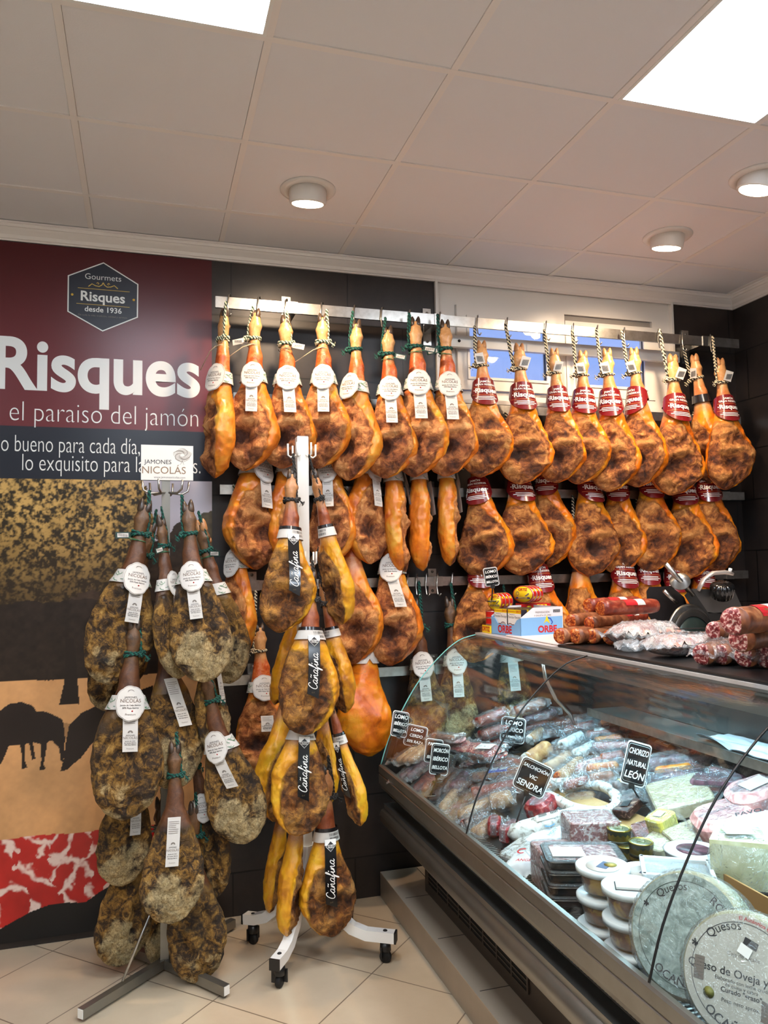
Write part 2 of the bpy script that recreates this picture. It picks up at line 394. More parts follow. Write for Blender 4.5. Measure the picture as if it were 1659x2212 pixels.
# ---- windows
PVC = pbr('white_pvc', (226, 222, 216), 0.32)
GLASSW = film('window_glass', (0.9, 0.95, 0.97), 0.02, 0.02, None)
RUB = pbr('window_gasket', (70, 70, 74), 0.6)
def framebox(mb, x0, x1, z0, z1, wd, y, dp, mat):
    mb.box(((x0+x1)/2, y, z1-wd/2), (x1-x0, dp, wd), mat); mb.box(((x0+x1)/2, y, z0+wd/2), (x1-x0, dp, wd), mat)
    mb.box((x0+wd/2, y, (z0+z1)/2), (wd, dp, z1-z0-2*wd), mat); mb.box((x1-wd/2, y, (z0+z1)/2), (wd, dp, z1-z0-2*wd), mat)
w1 = link('window_1', None); struct(w1)
m = MB()
m.box(((WX0+1.86)/2, .035, (WZ0+CEIL)/2), (1.86-WX0, .05, CEIL-WZ0), PVC)
m.box(((WX1+3.115)/2, .035, (WZ0+CEIL)/2), (WX1-3.115, .05, CEIL-WZ0), PVC)
m.box(((1.86+3.115)/2, .035, (3.06+CEIL)/2), (3.115-1.86, .05, CEIL-3.06), PVC)
m.box(((1.86+3.115)/2, .035, (WZ0+2.585)/2), (3.115-1.86, .05, 2.585-WZ0), PVC)
m.box((2.497, .035, (2.585+3.06)/2), (.07, .05, .475), PVC)
m.box(((WX0+WX1)/2, -.012, WZ0+.02), (WX1-WX0, .045, .022), PVC)
m.box((WX0+.008, -.004, (WZ0+CEIL)/2), (.014, .03, CEIL-WZ0), PVC); m.box((WX1-.008, -.004, (WZ0+CEIL)/2), (.014, .03, CEIL-WZ0), PVC)
m.obj('window_panel', w1)
def sash(parent, x0, x1, z0, z1, y):
    f = MB(); framebox(f, x0, x1, z0, z1, .060, y, .05, PVC); framebox(f, x0+.055, x1-.055, z0+.055, z1-.055, .014, y-.012, .04, PVC)
    so = f.obj('sash', parent); MB().box(((x0+x1)/2, y+.004, (z0+z1)/2), (x1-x0-.13, .008, z1-z0-.13), GLASSW).obj('pane', parent)
    g = MB(); framebox(g, x0+.066, x1-.066, z0+.066, z1-.066, .004, y-.012, .018, RUB); g.obj('gasket', parent)
sash(w1, 1.862, 2.462, 2.59, 3.055, .012)
w2 = link('window_2', None); struct(w2)
sash(w2, 2.534, 3.115, 2.587, 3.022, .03)
m = MB(); m.box((2.825, .04, 3.042), (.57, .03, .03), pbr('shutter_gap', (150, 144, 138), 0.6)); m.obj('shutter_slot', w2)
# white security bar in front of the window
sb = thing('security_bar', 'white painted flat steel bar screwed across the window behind the ropes', 'bar', (0, 0, 0))
MB().box((2.51, -.05, 2.836), (1.46, .03, .062), WHITE).obj('bar', sb)
f = MB()
for x in (1.83, 3.2): f.box((x, -.02, 2.836), (.05, .04, .04), WHITE); f.lathe([(.0, .004), (.008, .003), (.008, 0)], BLACKM, c=(x+.02, -.0665, 2.836), n=10, M=Rm(PI/2, 'X'))
f.obj('bar_bracket', sb)
# ---- hanging rails
RAILS = [(.562, 3.56, 2.902, -.18, 'topmost long steel hanging rail just under the moulding, crossing the window'), (.655, 3.63, 2.47, -.085, 'second steel hanging rail from the top, mostly hidden by the first row of hams'), (.59, 3.63, 2.02, -.085, 'third steel hanging rail from the top, at the height of the dark slogan band'), (.60, 3.63, 1.56, -.085, 'fourth steel hanging rail from the top, with bare hooks left of the blue box'), (.56, 1.75, 1.115, -.085, 'lowest short steel hanging rail beside the glass counter')]
def rail(k, x0, x1, z, y, lb):
    t = thing('hanging_rail', lb, 'rail', ((x0+x1)/2, 0, z), group='steel rails on the dark wall')
    L_ = x1-x0; h = .054 if k == 0 else .046
    m = MB(); m.box((0, y, 0), (L_, .014, h), STEEL); m.box((0, y+.016, h/2-.002), (L_, .03, .004), STEEL); m.obj('rail_bar', t)
    bx = [.93, 1.69, 3.33] if k == 0 else [x for x in (.75, 1.69, 2.6, 3.5) if x < x1]
    for x in bx:
        b = MB(); b.box((x-(x0+x1)/2, -.005, -.0 if k else .015), (.045, .01, .20 if k == 0 else .13), STEEL)
        b.box((x-(x0+x1)/2, y/2, 0), (.04, abs(y), .04), STEEL); b.box((x-(x0+x1)/2, y-.009, 0), (.05, .006, h+.004), STEEL)
        bo = b.obj('bracket', t)
        for dz in ((.09, -.065) if k == 0 else (.05, -.05)):
            MB().lathe([(0, .006), (.006, .005), (.008, 0), (.008, -.002)], STEEL_D, c=(x-(x0+x1)/2, -.012, dz), n=10, M=Rm(PI/2, 'X')).obj('bolt', bo)
for k, r in enumerate(RAILS): rail(k, *r)

# ================================================================ POSTER
PX0, PX1, PZ0, PZ1 = -.66, .559, .03, 3.166
po = thing('wall_poster', 'tall printed panel with red top, white lettering and a dehesa photograph', 'poster', (0, 0, 0))
POM = vcol('printed_vinyl', 0.30)
MAROON = np.array([.135, .015, .020]); NAVY = np.array(srgb((24, 28, 40)))
nx_, nz_ = 300, 520; PH1 = 2.066
def gridmesh(name, x0, x1, z0, z1, nx, nz, y, fn, mat, parent):
    X, Z = np.meshgrid(np.linspace(x0, x1, nx), np.linspace(z0, z1, nz))
    X = X.ravel(); Z = Z.ravel(); me = bpy.data.meshes.new(name)
    i = np.arange(nx*nz).reshape(nz, nx)
    F = np.stack([i[:-1, :-1], i[:-1, 1:], i[1:, 1:], i[1:, :-1]], -1).reshape(-1, 4)
    me.from_pydata(np.stack([X, np.full_like(X, y), Z], 1).tolist(), [], F.tolist()); me.materials.append(mat)
    set_col(me, fn(X, Z)); me.update(); return link(name, me, parent)
# panel body (board with thickness) and printed faces
MB().box(((PX0+PX1)/2, -.006, (PZ0+PZ1)/2), (PX1-PX0, .012, PZ1-PZ0), pbr('poster_edge', (60, 24, 28), 0.5)).obj('board', po)
def upper(X, Z):
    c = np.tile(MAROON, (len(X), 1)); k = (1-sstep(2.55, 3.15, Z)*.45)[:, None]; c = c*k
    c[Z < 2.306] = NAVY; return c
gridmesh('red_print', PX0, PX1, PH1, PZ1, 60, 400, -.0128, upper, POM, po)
def inpoly(X, Z, poly):
    r = np.zeros(len(X), bool); n = len(poly)
    for i in range(n):
        x0, z0 = poly[i]; x1, z1 = poly[(i+1) % n]
        c = ((z0 > Z) != (z1 > Z)) & (X < (x1-x0)*(Z-z0)/(z1-z0+1e-12)+x0); r ^= c
    return r
def pxp(lst): return [(lambda p: (p[0], p[2]))(atY(u, v, 0)) for u, v in lst]
PIGS = [[(-150, 1600), (-130, 1570), (-80, 1550), (0, 1540), (60, 1537), (100, 1536), (120, 1545), (134, 1552), (138, 1562), (141, 1590), (140, 1625), (137, 1645), (131, 1640), (129, 1615), (112, 1598), (103, 1602), (100, 1622), (95, 1650), (100, 1660), (86, 1662), (90, 1640), (88, 1606), (72, 1602), (76, 1630), (78, 1638), (70, 1640), (64, 1605), (56, 1606), (54, 1640), (60, 1657), (47, 1660), (48, 1630), (44, 1608), (20, 1610), (8, 1640), (-5, 1660), (-30, 1640), (-60, 1612), (-84, 1660), (-100, 1660), (-98, 1620), (-130, 1622)],
        [(0, 1535), (20, 1520), (48, 1515), (72, 1524), (82, 1540), (60, 1548), (0, 1552)],
        [(330, 1480), (215, 1520), (175, 1540), (150, 1565), (143, 1600), (138, 1640), (131, 1664), (145, 1662), (160, 1648), (175, 1636), (186, 1622), (198, 1605), (230, 1600), (330, 1610)]]
def photo(X, Z):
    P = np.stack([X, Z, X*0], 1); n1 = fbm(P, 9, 1, 5); n2 = fbm(P, 38, 2, 4); n3 = fbm(P, 90, 5, 2)
    c = np.tile(np.array(srgb((204, 196, 205))), (len(X), 1))                          # pale sky
    u, v = X, Z
    # ground: pale sand
    g = np.array(srgb((208, 156, 104)))*(1+n1*.5+n2*.25)[:, None]; gz = 1.155 + .02*n1
    c[v < gz] = g[v < gz]
    far = (v < 1.80+.25*n1) & (v > gz); c[far] = (np.array(srgb((58, 44, 34)))*(1+n2*1.6)[:, None])[far]      # dark distant wood
    # crown of the tree
    cr = ((u+.42)/.68)**2 + ((v-1.92)/.50)**2 + n1*.75 + n2*.45 < 1.02
    lf = np.clip(.5+n2*2.0+n3*1.3, 0, 1)[:, None]
    low = sstep(1.95, 1.50, v)[:, None]
    lf = np.clip(.42+n2*3.4+n3*3.2, 0, 1)[:, None]; leaf = (np.array(srgb((40, 32, 14)))*(1-lf) + np.array(srgb((190, 156, 96)))*lf)*(np.array([1.0, .95, .8])+n1[:, None]*.8)
    leaf = leaf*(1-low*.85) + np.array(srgb((44, 32, 20)))*low*.85
    c[cr & (v > 1.2)] = leaf[cr & (v > 1.2)]
    r2 = ((u-.58)/.14)**2+((v-1.72)/.2)**2+n1*.6+n2*.5 < 1
    c[r2] = (np.array(srgb((84, 72, 50)))*(1+n2[:, None]*1.4))[r2]
    bk = (v < 1.50+.08*n1) & (v > gz+.0) ; c[bk] = (np.array(srgb((40, 30, 24)))*(1+n2*1.6)[:, None])[bk]
    for poly in ([(128, 1522), (140, 1470), (142, 1380), (160, 1380), (166, 1440), (172, 1520)],):
        k = inpoly(u, v, pxp(poly)); c[k] = np.array(srgb((34, 25, 20)))
    sh = (v < .955+.03*n1) & (v > .885+.02*n1) & (u < .35); c[sh] = (c*.55)[sh]
    for poly in PIGS:
        k = inpoly(u, v, pxp(poly)); c[k] = (np.array(srgb((36, 27, 25)))*(1+n1*.8)[:, None])[k]
    # cured ham slices
    top = pxp([(0, 1812), (120, 1795), (225, 1790)]); zt = top[0][1]+(top[2][1]-top[0][1])*(u-top[0][0])/(top[2][0]-top[0][0])
    s = v < zt + .015*n1
    w1_ = np.sin((u*1.0+v*1.5)*24+n1*9+np.floor(u*7+n1*2)*2.1); w2_ = np.sin((v*1.2-u*1.6)*30+n1*12+3)
    ft = sstep(.62, 1.02, np.maximum(w1_, w2_*(np.sin(u*13+v*7) > 0))+n2*.6)[:, None]
    meat = np.array(srgb((182, 38, 34)))*(1+n1*.9)[:, None]*(1-ft)+np.array(srgb((232, 206, 194)))*ft
    c[s] = meat[s]
    zb = .10+.12*(u+.35)/.6 - .01
    b = s & (v < np.minimum(zb+.02*n1+.04*np.abs(np.sin(u*9)), .32)); c[b] = np.array(srgb((16, 18, 20)))
    return np.clip(c, 0, 1)
gridmesh('printed_photograph', PX0, PX1, PZ0, PH1, nx_, nz_, -.0128, photo, POM, po)
def pfn(y): return lambda M: M
def onwall(u, v, y=-.0136):
    p = atY(u, v, y); return p
def walltext(mb, txt, ul, ur, vb, size, mat, bold=0.0, y=-.0136, align='LEFT'):
    """text whose left end is at photo column ul (or right end at ur) and baseline row at vb"""
    vs, fs = text_geo(txt, 1.0, bold, 'LEFT', 0); xs = [v[0] for v in vs]; x0, x1 = min(xs), max(xs)
    a = atY(ul, vb, y); b2 = atY(ur, vb+(ur-ul)*0.09, y); k = (b2[0]-a[0])/(x1-x0)
    mb.add([(a[0]+(q[0]-x0)*k, y, a[2]+q[1]*size) for q in vs], fs, mat)
m = MB()
WL = pbr('poster_white', (226, 228, 226), 0.35)
walltext(m, 'Risques', -12, 432, 788, .335, WL, .026)
m.obj('lettering', po)
for tt in (('el paraiso del jamón', 21, 428, 889, .135, WL, -.018), ('lo bueno para cada día,', -4, 302, 958, .112, WL, -.012), ('lo exquisito para las noches.', 48, 433, 1000, .112, WL, -.012)):
    m = MB(); walltext(m, *tt); m.obj('slogan_line', po)
# badge
hexp = pxp([(224, 569), (299, 616), (298, 688), (222, 718), (146, 675), (147, 597)])
m = MB(); cxh = sum(p[0] for p in hexp)/6; czh = sum(p[1] for p in hexp)/6
def hexpoly(k, y, mat): m.add([(cxh+(p[0]-cxh)*k, y, czh+(p[1]-czh)*k) for p in hexp], [tuple(range(6))], mat)
hexpoly(1.0, -.0140, WL); hexpoly(.965, -.0144, pbr('badge_navy', (22, 27, 42), 0.4))
GOLD = pbr('badge_gold', (206, 170, 70), 0.4)
def btxt(t, cu, cv, sz, mat, bold=0, sx=1.0):
    p = atY(cu, cv, -.0150); m.text(t, sz, mat, T(*p) @ Rm(PI/2, 'X'), bold, 'CENTER', sx)
btxt('Gourmets', 223, 600, .040, WL, -.008); btxt('Risques', 222, 643, .066, WL, .02); btxt('desde 1936', 223, 670, .036, WL, .012)
btxt('De toda la vida: tradición, calidad y servicio', 222, 683, .0125, INKG)
for a, b2 in (((168, 621), (280, 631)), ((165, 655), (280, 664))):
    p, q = atY(*a, -.0150), atY(*b2, -.0150); m.box(((p[0]+q[0])/2, -.0150, (p[2]+q[2])/2), (q[0]-p[0], .0004, .0022), GOLD)
for u, v in ((156, 636), (289, 648)):
    p = atY(u, v, -.0146); m.lathe([(0, .0006), (.006, .0006), (.006, 0)], GOLD, c=tuple(p), n=12, M=Rm(PI/2, 'X'))
fnb = lambda x, y_: (atY(223, 616, -.015)[0]+x, -.0150, atY(223, 616, -.015)[2]+y_)
for s_ in (-1, 1):
    m.stroke([(s_*x, z) for x, z in ((.066, -.012), (.05, .002), (.034, -.006), (.018, -.008), (.006, 0), (.0, .012))], .004, GOLD, fnb)
    m.stroke([(s_*x, z) for x, z in ((.03, .006), (.024, .011), (.019, .006), (.024, .002))], .003, GOLD, fnb)
m.obj('badge', po)
# ================================================================ HAMS
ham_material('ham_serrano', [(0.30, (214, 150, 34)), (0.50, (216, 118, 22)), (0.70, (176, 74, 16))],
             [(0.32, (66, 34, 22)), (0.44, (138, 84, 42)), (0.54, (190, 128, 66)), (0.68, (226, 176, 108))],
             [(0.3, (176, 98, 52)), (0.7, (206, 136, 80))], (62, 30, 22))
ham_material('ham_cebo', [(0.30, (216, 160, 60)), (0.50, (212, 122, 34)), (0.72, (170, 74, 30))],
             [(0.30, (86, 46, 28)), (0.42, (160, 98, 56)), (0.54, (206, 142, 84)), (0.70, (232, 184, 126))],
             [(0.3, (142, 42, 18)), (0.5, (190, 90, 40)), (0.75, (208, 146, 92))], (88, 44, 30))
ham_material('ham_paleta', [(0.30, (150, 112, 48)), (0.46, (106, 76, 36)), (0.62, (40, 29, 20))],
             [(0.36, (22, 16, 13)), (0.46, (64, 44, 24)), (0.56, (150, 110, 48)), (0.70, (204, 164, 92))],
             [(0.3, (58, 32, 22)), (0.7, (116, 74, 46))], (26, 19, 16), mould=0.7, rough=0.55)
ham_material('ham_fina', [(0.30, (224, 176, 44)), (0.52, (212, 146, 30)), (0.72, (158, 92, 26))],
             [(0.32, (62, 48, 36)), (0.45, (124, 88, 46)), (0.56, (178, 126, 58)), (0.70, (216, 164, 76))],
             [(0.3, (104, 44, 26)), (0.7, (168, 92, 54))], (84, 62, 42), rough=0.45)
HOOF_D = pbr('hoof_black', (34, 28, 26), 0.32, noise=(20, (84, 64, 48), 0.4))
HOOF_L = pbr('hoof_pale', (190, 138, 88), 0.4, noise=(16, (132, 84, 52), 0.5))
PROF = {
 'leg': [(.035, -.020, .020, .018), (.07, -.033, .032, .027), (.11, -.040, .037, .033), (.15, -.039, .034, .034), (.19, -.032, .031, .030), (.23, -.036, .035, .034), (.28, -.043, .043, .039), (.34, -.050, .052, .045), (.40, -.060, .064, .054), (.46, -.072, .080, .064), (.52, -.088, .102, .076), (.58, -.106, .130, .088), (.65, -.124, .160, .100), (.72, -.138, .184, .107), (.79, -.146, .196, .107), (.85, -.140, .184, .098), (.90, -.122, .152, .084), (.94, -.098, .118, .066), (.972, -.066, .080, .045), (1.0, -.012, .016, .006)],
 'shoulder': [(.035, -.022, .022, .018), (.07, -.034, .032, .026), (.11, -.040, .038, .032), (.15, -.038, .034, .032), (.19, -.033, .032, .030), (.24, -.038, .038, .035), (.30, -.045, .045, .041), (.37, -.056, .056, .048), (.43, -.078, .078, .055), (.49, -.110, .108, .062), (.56, -.142, .138, .068), (.64, -.166, .160, .073), (.72, -.178, .168, .076), (.80, -.178, .164, .076), (.87, -.164, .148, .070), (.92, -.140, .122, .060), (.96, -.104, .088, .044), (.985, -.066, .054, .028), (1.0, -.014, .01, .006)],
 'slim': [(.035, -.020, .020, .018), (.07, -.033, .032, .027), (.11, -.040, .037, .033), (.15, -.039, .034, .034), (.19, -.032, .031, .030), (.24, -.036, .036, .034), (.30, -.042, .044, .040), (.37, -.052, .054, .046), (.44, -.066, .068, .055), (.52, -.086, .088, .066), (.60, -.106, .108, .078), (.68, -.120, .126, .086), (.76, -.128, .136, .090), (.83, -.126, .134, .088), (.89, -.114, .122, .078), (.94, -.090, .100, .062), (.972, -.062, .072, .042), (1.0, -.012, .015, .006)],
}
def prof_at(shape, t, mir=1):
    P = PROF[shape]; ts = [p[0] for p in P]
    a, b2, d = (np.interp(t, ts, [p[k] for p in P]) for k in (1, 2, 3))
    if mir < 0: a, b2 = -b2, -a
    return a, b2, d
def ham_body_mesh(style, shape, seed, mir):
    NR, NS = 150, 84
    # dense near the rounded end so that the cap stays smooth
    t = np.concatenate([np.linspace(.035, .93, NR-22, endpoint=False), .93+.07*np.sin(np.linspace(0, PI/2, 22))])
    th = np.linspace(0, 2*PI, NS, endpoint=False)
    TT, TH = np.meshgrid(t, th, indexing='ij'); TT = TT.ravel(); TH = TH.ravel()
    a, b2, d = prof_at(shape, TT, mir)
    rs = np.random.RandomState(seed*7+3)
    cx = (a+b2)/2; hw = (b2-a)/2
    c, s = np.cos(TH), np.sin(TH)
    body = sstep(.42, .66, TT)
    e = 1-.12*body
    sq = lambda q: np.sign(q)*np.abs(q)**e
    front = np.maximum(-s, 0)
    X = cx + hw*sq(c); Y = d*sq(s)*(1-.20*front*body)
    Z = -TT
    N_ = np.stack([c/np.maximum(hw, .01), s/np.maximum(d, .01), 0*c], 1); N_ /= np.linalg.norm(N_, axis=1)[:, None]
    P = np.stack([X, Y, Z], 1); so = seed*3.7
    k1 = rs.uniform(-.03, .03); k2 = rs.uniform(-.02, .02)
    front2 = front*(.5+.5*body)
    disp = fbm(P, 4.5, so)*.060*body + fbm(P, 13, so+9, 3)*(.006+.020*body+.040*body*front)
    rg = 1-np.abs(fbm(P*np.array([1, 1, .55]), 26, so+4, 3))*5
    disp += (np.clip(rg, 0, 1)-.5)*.011*body*(.25+front)
    # aitch bone hollow and the ridge above it on the cut face
    if shape != 'shoulder':
        xx = (X-(cx-.035*mir+k1))/.075; zz = (TT-(.795+k2))/.070; xr, zr = xx*.85+zz*.5*mir, zz*.85-xx*.5*mir
        g = np.exp(-(xr**2+zr**2)*1.2)*(s < 0)*front
        disp -= .060*g; CAV = g

        xx2 = (X-(cx-.01*mir+k1))/.10; zz2 = (TT-(.70+k2)+.25*mir*(X-cx))/.030
        disp += .026*np.exp(-(xx2**2+zz2**2))*front; RDG = np.exp(-(xx2**2+zz2**2))*front
        xx3 = (X-(cx-.05*mir))/.05; zz3 = (TT-.90)/.05
        disp += .014*np.exp(-(xx3**2+zz3**2))*front
    else:
        CAV = RDG = 0
        xx = (X-(cx+k1*2))/.02; zz = (TT-.72)/.17
        disp += .016*np.exp(-((xx+zz*.8)**2+zz**2))*front - .018*np.exp(-((xx-2.5+zz)**2*.5+zz**2))*front
    # knuckles of the foot and hock
    disp += .007*np.exp(-((TT-.115)/.02)**2)*np.abs(c)+.008*np.exp(-((TT-.30)/.03)**2)*(c*mir > 0)*np.abs(c)
    disp *= sstep(1.0, .97, TT)*.85+.15
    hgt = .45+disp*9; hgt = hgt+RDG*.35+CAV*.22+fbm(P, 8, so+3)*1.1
    P = P + N_*disp[:, None]
    # slight bow of the whole leg
    P[:, 0] += mir*(.018*np.sin(TT*PI*1.1)-.006*sstep(.0, .2, TT))*(1 if shape != 'shoulder' else .5)
    lean_w = {'ham_serrano': 1.0, 'ham_cebo': .95, 'ham_paleta': 1.2, 'ham_fina': .95}[style]
    ang = np.arctan2(-s, c*mir)                     # 0 = rind side, pi/2 = front, pi = thin side
    f2 = np.clip(np.cos((ang-PI*.62)*.80), -1, 1)
    vtop = .50+.18*np.clip(c*mir, 0, 1)
    R_ = sstep(.30, .72, f2*lean_w + fbm(P, 9, so+2)*.5)*sstep(vtop-.05, vtop+.06, TT+fbm(P, 12, so+6)*.10)
    if style == 'ham_paleta': R_ = np.maximum(R_, sstep(.4, .6, TT)*.62)
    if style == 'ham_fina': R_ = R_*.9+.1*sstep(.5, .7, TT)
    G_ = sstep(.56, .36, TT+fbm(P, 7, so+1)*.12)
    if style == 'ham_serrano': G_ *= .75
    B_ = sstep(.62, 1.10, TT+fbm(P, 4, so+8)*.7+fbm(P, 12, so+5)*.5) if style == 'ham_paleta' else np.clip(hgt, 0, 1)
    if style == 'ham_fina': B_ = B_*.8+.1
    B_ = np.where(TT < .38, sstep(.285, .20, TT+fbm(P, 9, so+1)*.06)*(1 if style != 'ham_fina' else .6), B_)
    me = bpy.data.meshes.new('ham_body')
    i = np.arange(NR*NS).reshape(NR, NS)
    F = np.stack([i[:-1], np.roll(i[:-1], -1, 1), np.roll(i[1:], -1, 1), i[1:]], -1).reshape(-1, 4).tolist()
    F += [list(range(NS-1, -1, -1)), [int(x) for x in i[-1]]]
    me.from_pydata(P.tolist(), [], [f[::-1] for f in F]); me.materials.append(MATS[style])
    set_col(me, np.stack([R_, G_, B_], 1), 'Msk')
    me.polygons.foreach_set('use_smooth', [True]*len(me.polygons)); me.update()
    return me
_cache = {}
def cached(key, fn):
    if key not in _cache: _cache[key] = fn()
    return _cache[key]
def hoof_mesh(dark):
    m = MB(); mt = HOOF_D if dark else HOOF_L
    for s_ in (-1, 1):
        R = T(s_*.014, 0, -.035) @ Rm(s_*.10, 'Y')
        m.lathe([(.0, .038), (.006, .032), (.012, .016), (.0155, -.002), (.0175, -.020), (.014, -.034), (.0, -.040)], mt, n=14, M=R, sy=1.25)
    for s_ in (-1, 1):
        m.lathe([(.0, .016), (.005, .010), (.009, -.002), (.009, -.014), (.0, -.02)], mt, n=10, M=T(s_*.020, .026, -.118) @ Rm(-.5, 'X'))
    return m.mesh('hoof')
ROPES = {'green': ((20, 92, 78), (8, 40, 38)), 'mixed': ((214, 206, 176), (26, 58, 44)), 'black': ((20, 19, 19), (60, 56, 54)), 'cream': ((222, 208, 176), (30, 27, 26))}
for k_, (c1, c2) in ROPES.items():
    m_ = pbr('rope_'+k_, c1, 0.8, bump=(90, 0.5)); N, L = m_.node_tree.nodes, m_.node_tree.links
    tc = N.new('ShaderNodeTexCoord'); wv = N.new('ShaderNodeTexWave'); wv.bands_direction = 'DIAGONAL'; wv.inputs['Scale'].default_value = 26; wv.inputs['Distortion'].default_value = 1.0
    rp = N.new('ShaderNodeValToRGB'); rp.color_ramp.interpolation = 'CONSTANT'; rp.color_ramp.elements[1].position = 0.5
    rp.color_ramp.elements[0].color = (*srgb(c1), 1); rp.color_ramp.elements[1].color = (*srgb(c2), 1)
    L.new(tc.outputs['Object'], wv.inputs['Vector']); L.new(wv.outputs['Fac'], rp.inputs[0]); L.new(rp.outputs[0], N['Principled BSDF'].inputs['Base Color'])
def twist(m, pts, r, mat, turns=60, n=6, ply=2):
    """two plies wound round each other along pts"""
    P = [Vector(p) for p in pts]; Ls = [0]
    for i in range(1, len(P)): Ls.append(Ls[-1]+(P[i]-P[i-1]).length)
    for k in range(ply):
        q = []
        K = max(12, int(Ls[-1]*turns*3))
        for i in range(K+1):
            s_ = Ls[-1]*i/K; j = 0
            while j < len(Ls)-2 and Ls[j+1] < s_: j += 1
            f = (s_-Ls[j])/max(1e-6, Ls[j+1]-Ls[j]); p = P[j].lerp(P[j+1], f); t = (P[j+1]-P[j]).normalized()
            u = t.cross(Vector((0.3, 1, .2))).normalized(); v = u.cross(t); a = s_*turns*2*PI/ply+k*2*PI/ply
            q.append(p+u*r*.55*math.cos(a)+v*r*.55*math.sin(a))
        m.tube(q, r*.62, mat, n=n)
def rope_mesh(kind, hx, hz):
    m = MB(); mt = MATS['rope_'+kind]
    tz = -.19
    for w_ in range(3 if kind != 'cream' else 2):
        pts = [((.039+.003*(w_ == 1))*math.cos(a), .036*math.sin(a), tz-.010*w_+.008*math.sin(a+w_)+.006) for a in np.linspace(0, 2*PI, 22)]
        twist(m, pts, .0075, mt, 42, 5)
    sd = 1 if hx >= 0 else -1
    if hz is not None:
        for k in (0, 1):
            bx = sd*(.040-.010*k)
            pts = [(bx, -.012+.01*k, tz), (bx+(hx-bx)*.35+sd*.006*(1-k), -.016, tz+(hz-tz)*.35), (hx-.004*sd*k*2, -.014, hz-.01), (hx, -.012, hz)]
            twist(m, pts, .0062, mt, 42, 5)
    # knot and frayed tail
    rs = random.Random(kind); kx = .045*sd
    for a in range(3):
        pts = [(kx+.014*math.cos(q+a), -.020+.010*math.sin(q*1.3+a), tz-.004+.014*math.sin(q+a*2)) for q in np.linspace(0, 5.2, 12)]
        m.tube(pts, .0062, mt, 6)
    for a in range(14):
        an = rs.uniform(-1.5, .4)
        m.tube([(kx+.01*sd, -.022, tz-.008), (kx+sd*(.02+.010*rs.random()), -.026, tz-.014-.01*rs.random()), (kx+sd*(.032*math.cos(an)+.012), -.026-.01*rs.random(), tz-.018+.030*math.sin(an))], .0014, mt, 4, smooth=False)
    return m.mesh('rope')
def conic(shape, mir, a0, off):
    """map (arc distance x, t) to the leg's own surface at bearing a0 (0 = front), off outside it"""
    def fn(x, t, lift=0.0):
        a, b2, d = prof_at(shape, t, mir)
        bow = mir*(.018*math.sin(t*PI*1.1)-.006)*(1 if shape != 'shoulder' else .5)
        hw = (b2-a)/2+off+lift; dd = d+off+lift; r = (hw+dd)/2; an = a0+x/r
        return ((a+b2)/2+bow+hw*math.sin(an), -dd*math.cos(an), -t)
    return fn
def strip_fn(shape, mir, a0, off, t0, lean=0.0):
    c = conic(shape, mir, a0, off); ta = Vector((math.cos(a0), math.sin(a0), 0))
    def fn(x, t, lift=0.0):
        q = t-t0
        p = Vector(c(q*lean, t)); o = Vector((math.sin(a0), -math.cos(a0), 0))
        tt = p + ta*x + o*lift; return tuple(tt)
    return fn
def patch(m, fn, x0, x1, t0, t1, nx, nt, mat, lift=0.0, shape=None, back=.003):
    """a thin sheet with two faces, laid over fn; shape(u)->(t lower, t upper) trims it"""
    vs = []; fs = []
    for l_ in (lift, lift-back):
        for j in range(nt+1):
            for i in range(nx+1):
                u = i/nx; a, b2 = (t0, t1) if shape is None else shape(u)
                vs.append(fn(x0+(x1-x0)*u, a+(b2-a)*j/nt, l_))
    K = (nx+1)*(nt+1)
    for j in range(nt):
        for i in range(nx):
            a = j*(nx+1)+i; fs.append((a, a+1, a+nx+2, a+nx+1)); fs.append((K+a, K+a+nx+1, K+a+nx+2, K+a+1))
    m.add(vs, fs, mat, True)
def tx(m, fn, txt, size, mat, x, t, bold=0, sx=1.0, lift=.004, rot=0.0, shear=0.0):
    c, s_ = math.cos(rot), math.sin(rot)
    m.text(txt, size, mat, None, bold, 'CENTER', sx, shear, fn=lambda a, b2: fn(x+a*c-b2*s_, t-(a*s_+b2*c), lift))
MAR = pbr('maroon_wrap', (112, 22, 26), 0.22, coat=0.5)
DKW = pbr('dark_wrap', (30, 26, 28), 0.2, coat=0.5)
def lab_maroon(shape, mir, a0, band_only=False):
    m = MB(); fn = conic(shape, mir, a0, .014); w_ = .27
    patch(m, fn, -w_, w_, .33, .385, 26, 3, DKW if band_only else MAR, .002, lambda u: (.325, .385))
    if not band_only:
        patch(m, fn, -.118, .118, .36, .56, 20, 10, MAR, .006, lambda u: (.295+.03*abs(2*u-1)**2, .50-.09*abs(2*u-1)**2.4))
        for txt, sz, t, b2 in (('JAMÓN', .020, .327, .015), ('GRAN RESERVA', .0195, .349, .015), ('·Risques·', .046, .393, .03)):
            tx(m, fn, txt, sz, WINK, 0, t, b2, lift=.0085)
        gold = pbr('orange_line', (214, 120, 60), .5)
        for t, wd in ((.366, .08), (.424, .09)): patch(m, fn, -wd, wd, t, t+.0022, 14, 1, gold, .0085)
        for t, wd in ((.437, .055), (.448, .07), (.459, .05)): patch(m, fn, -wd, wd, t, t+.0045, 10, 1, WINK, .0085)
    return m.mesh('neck_label')
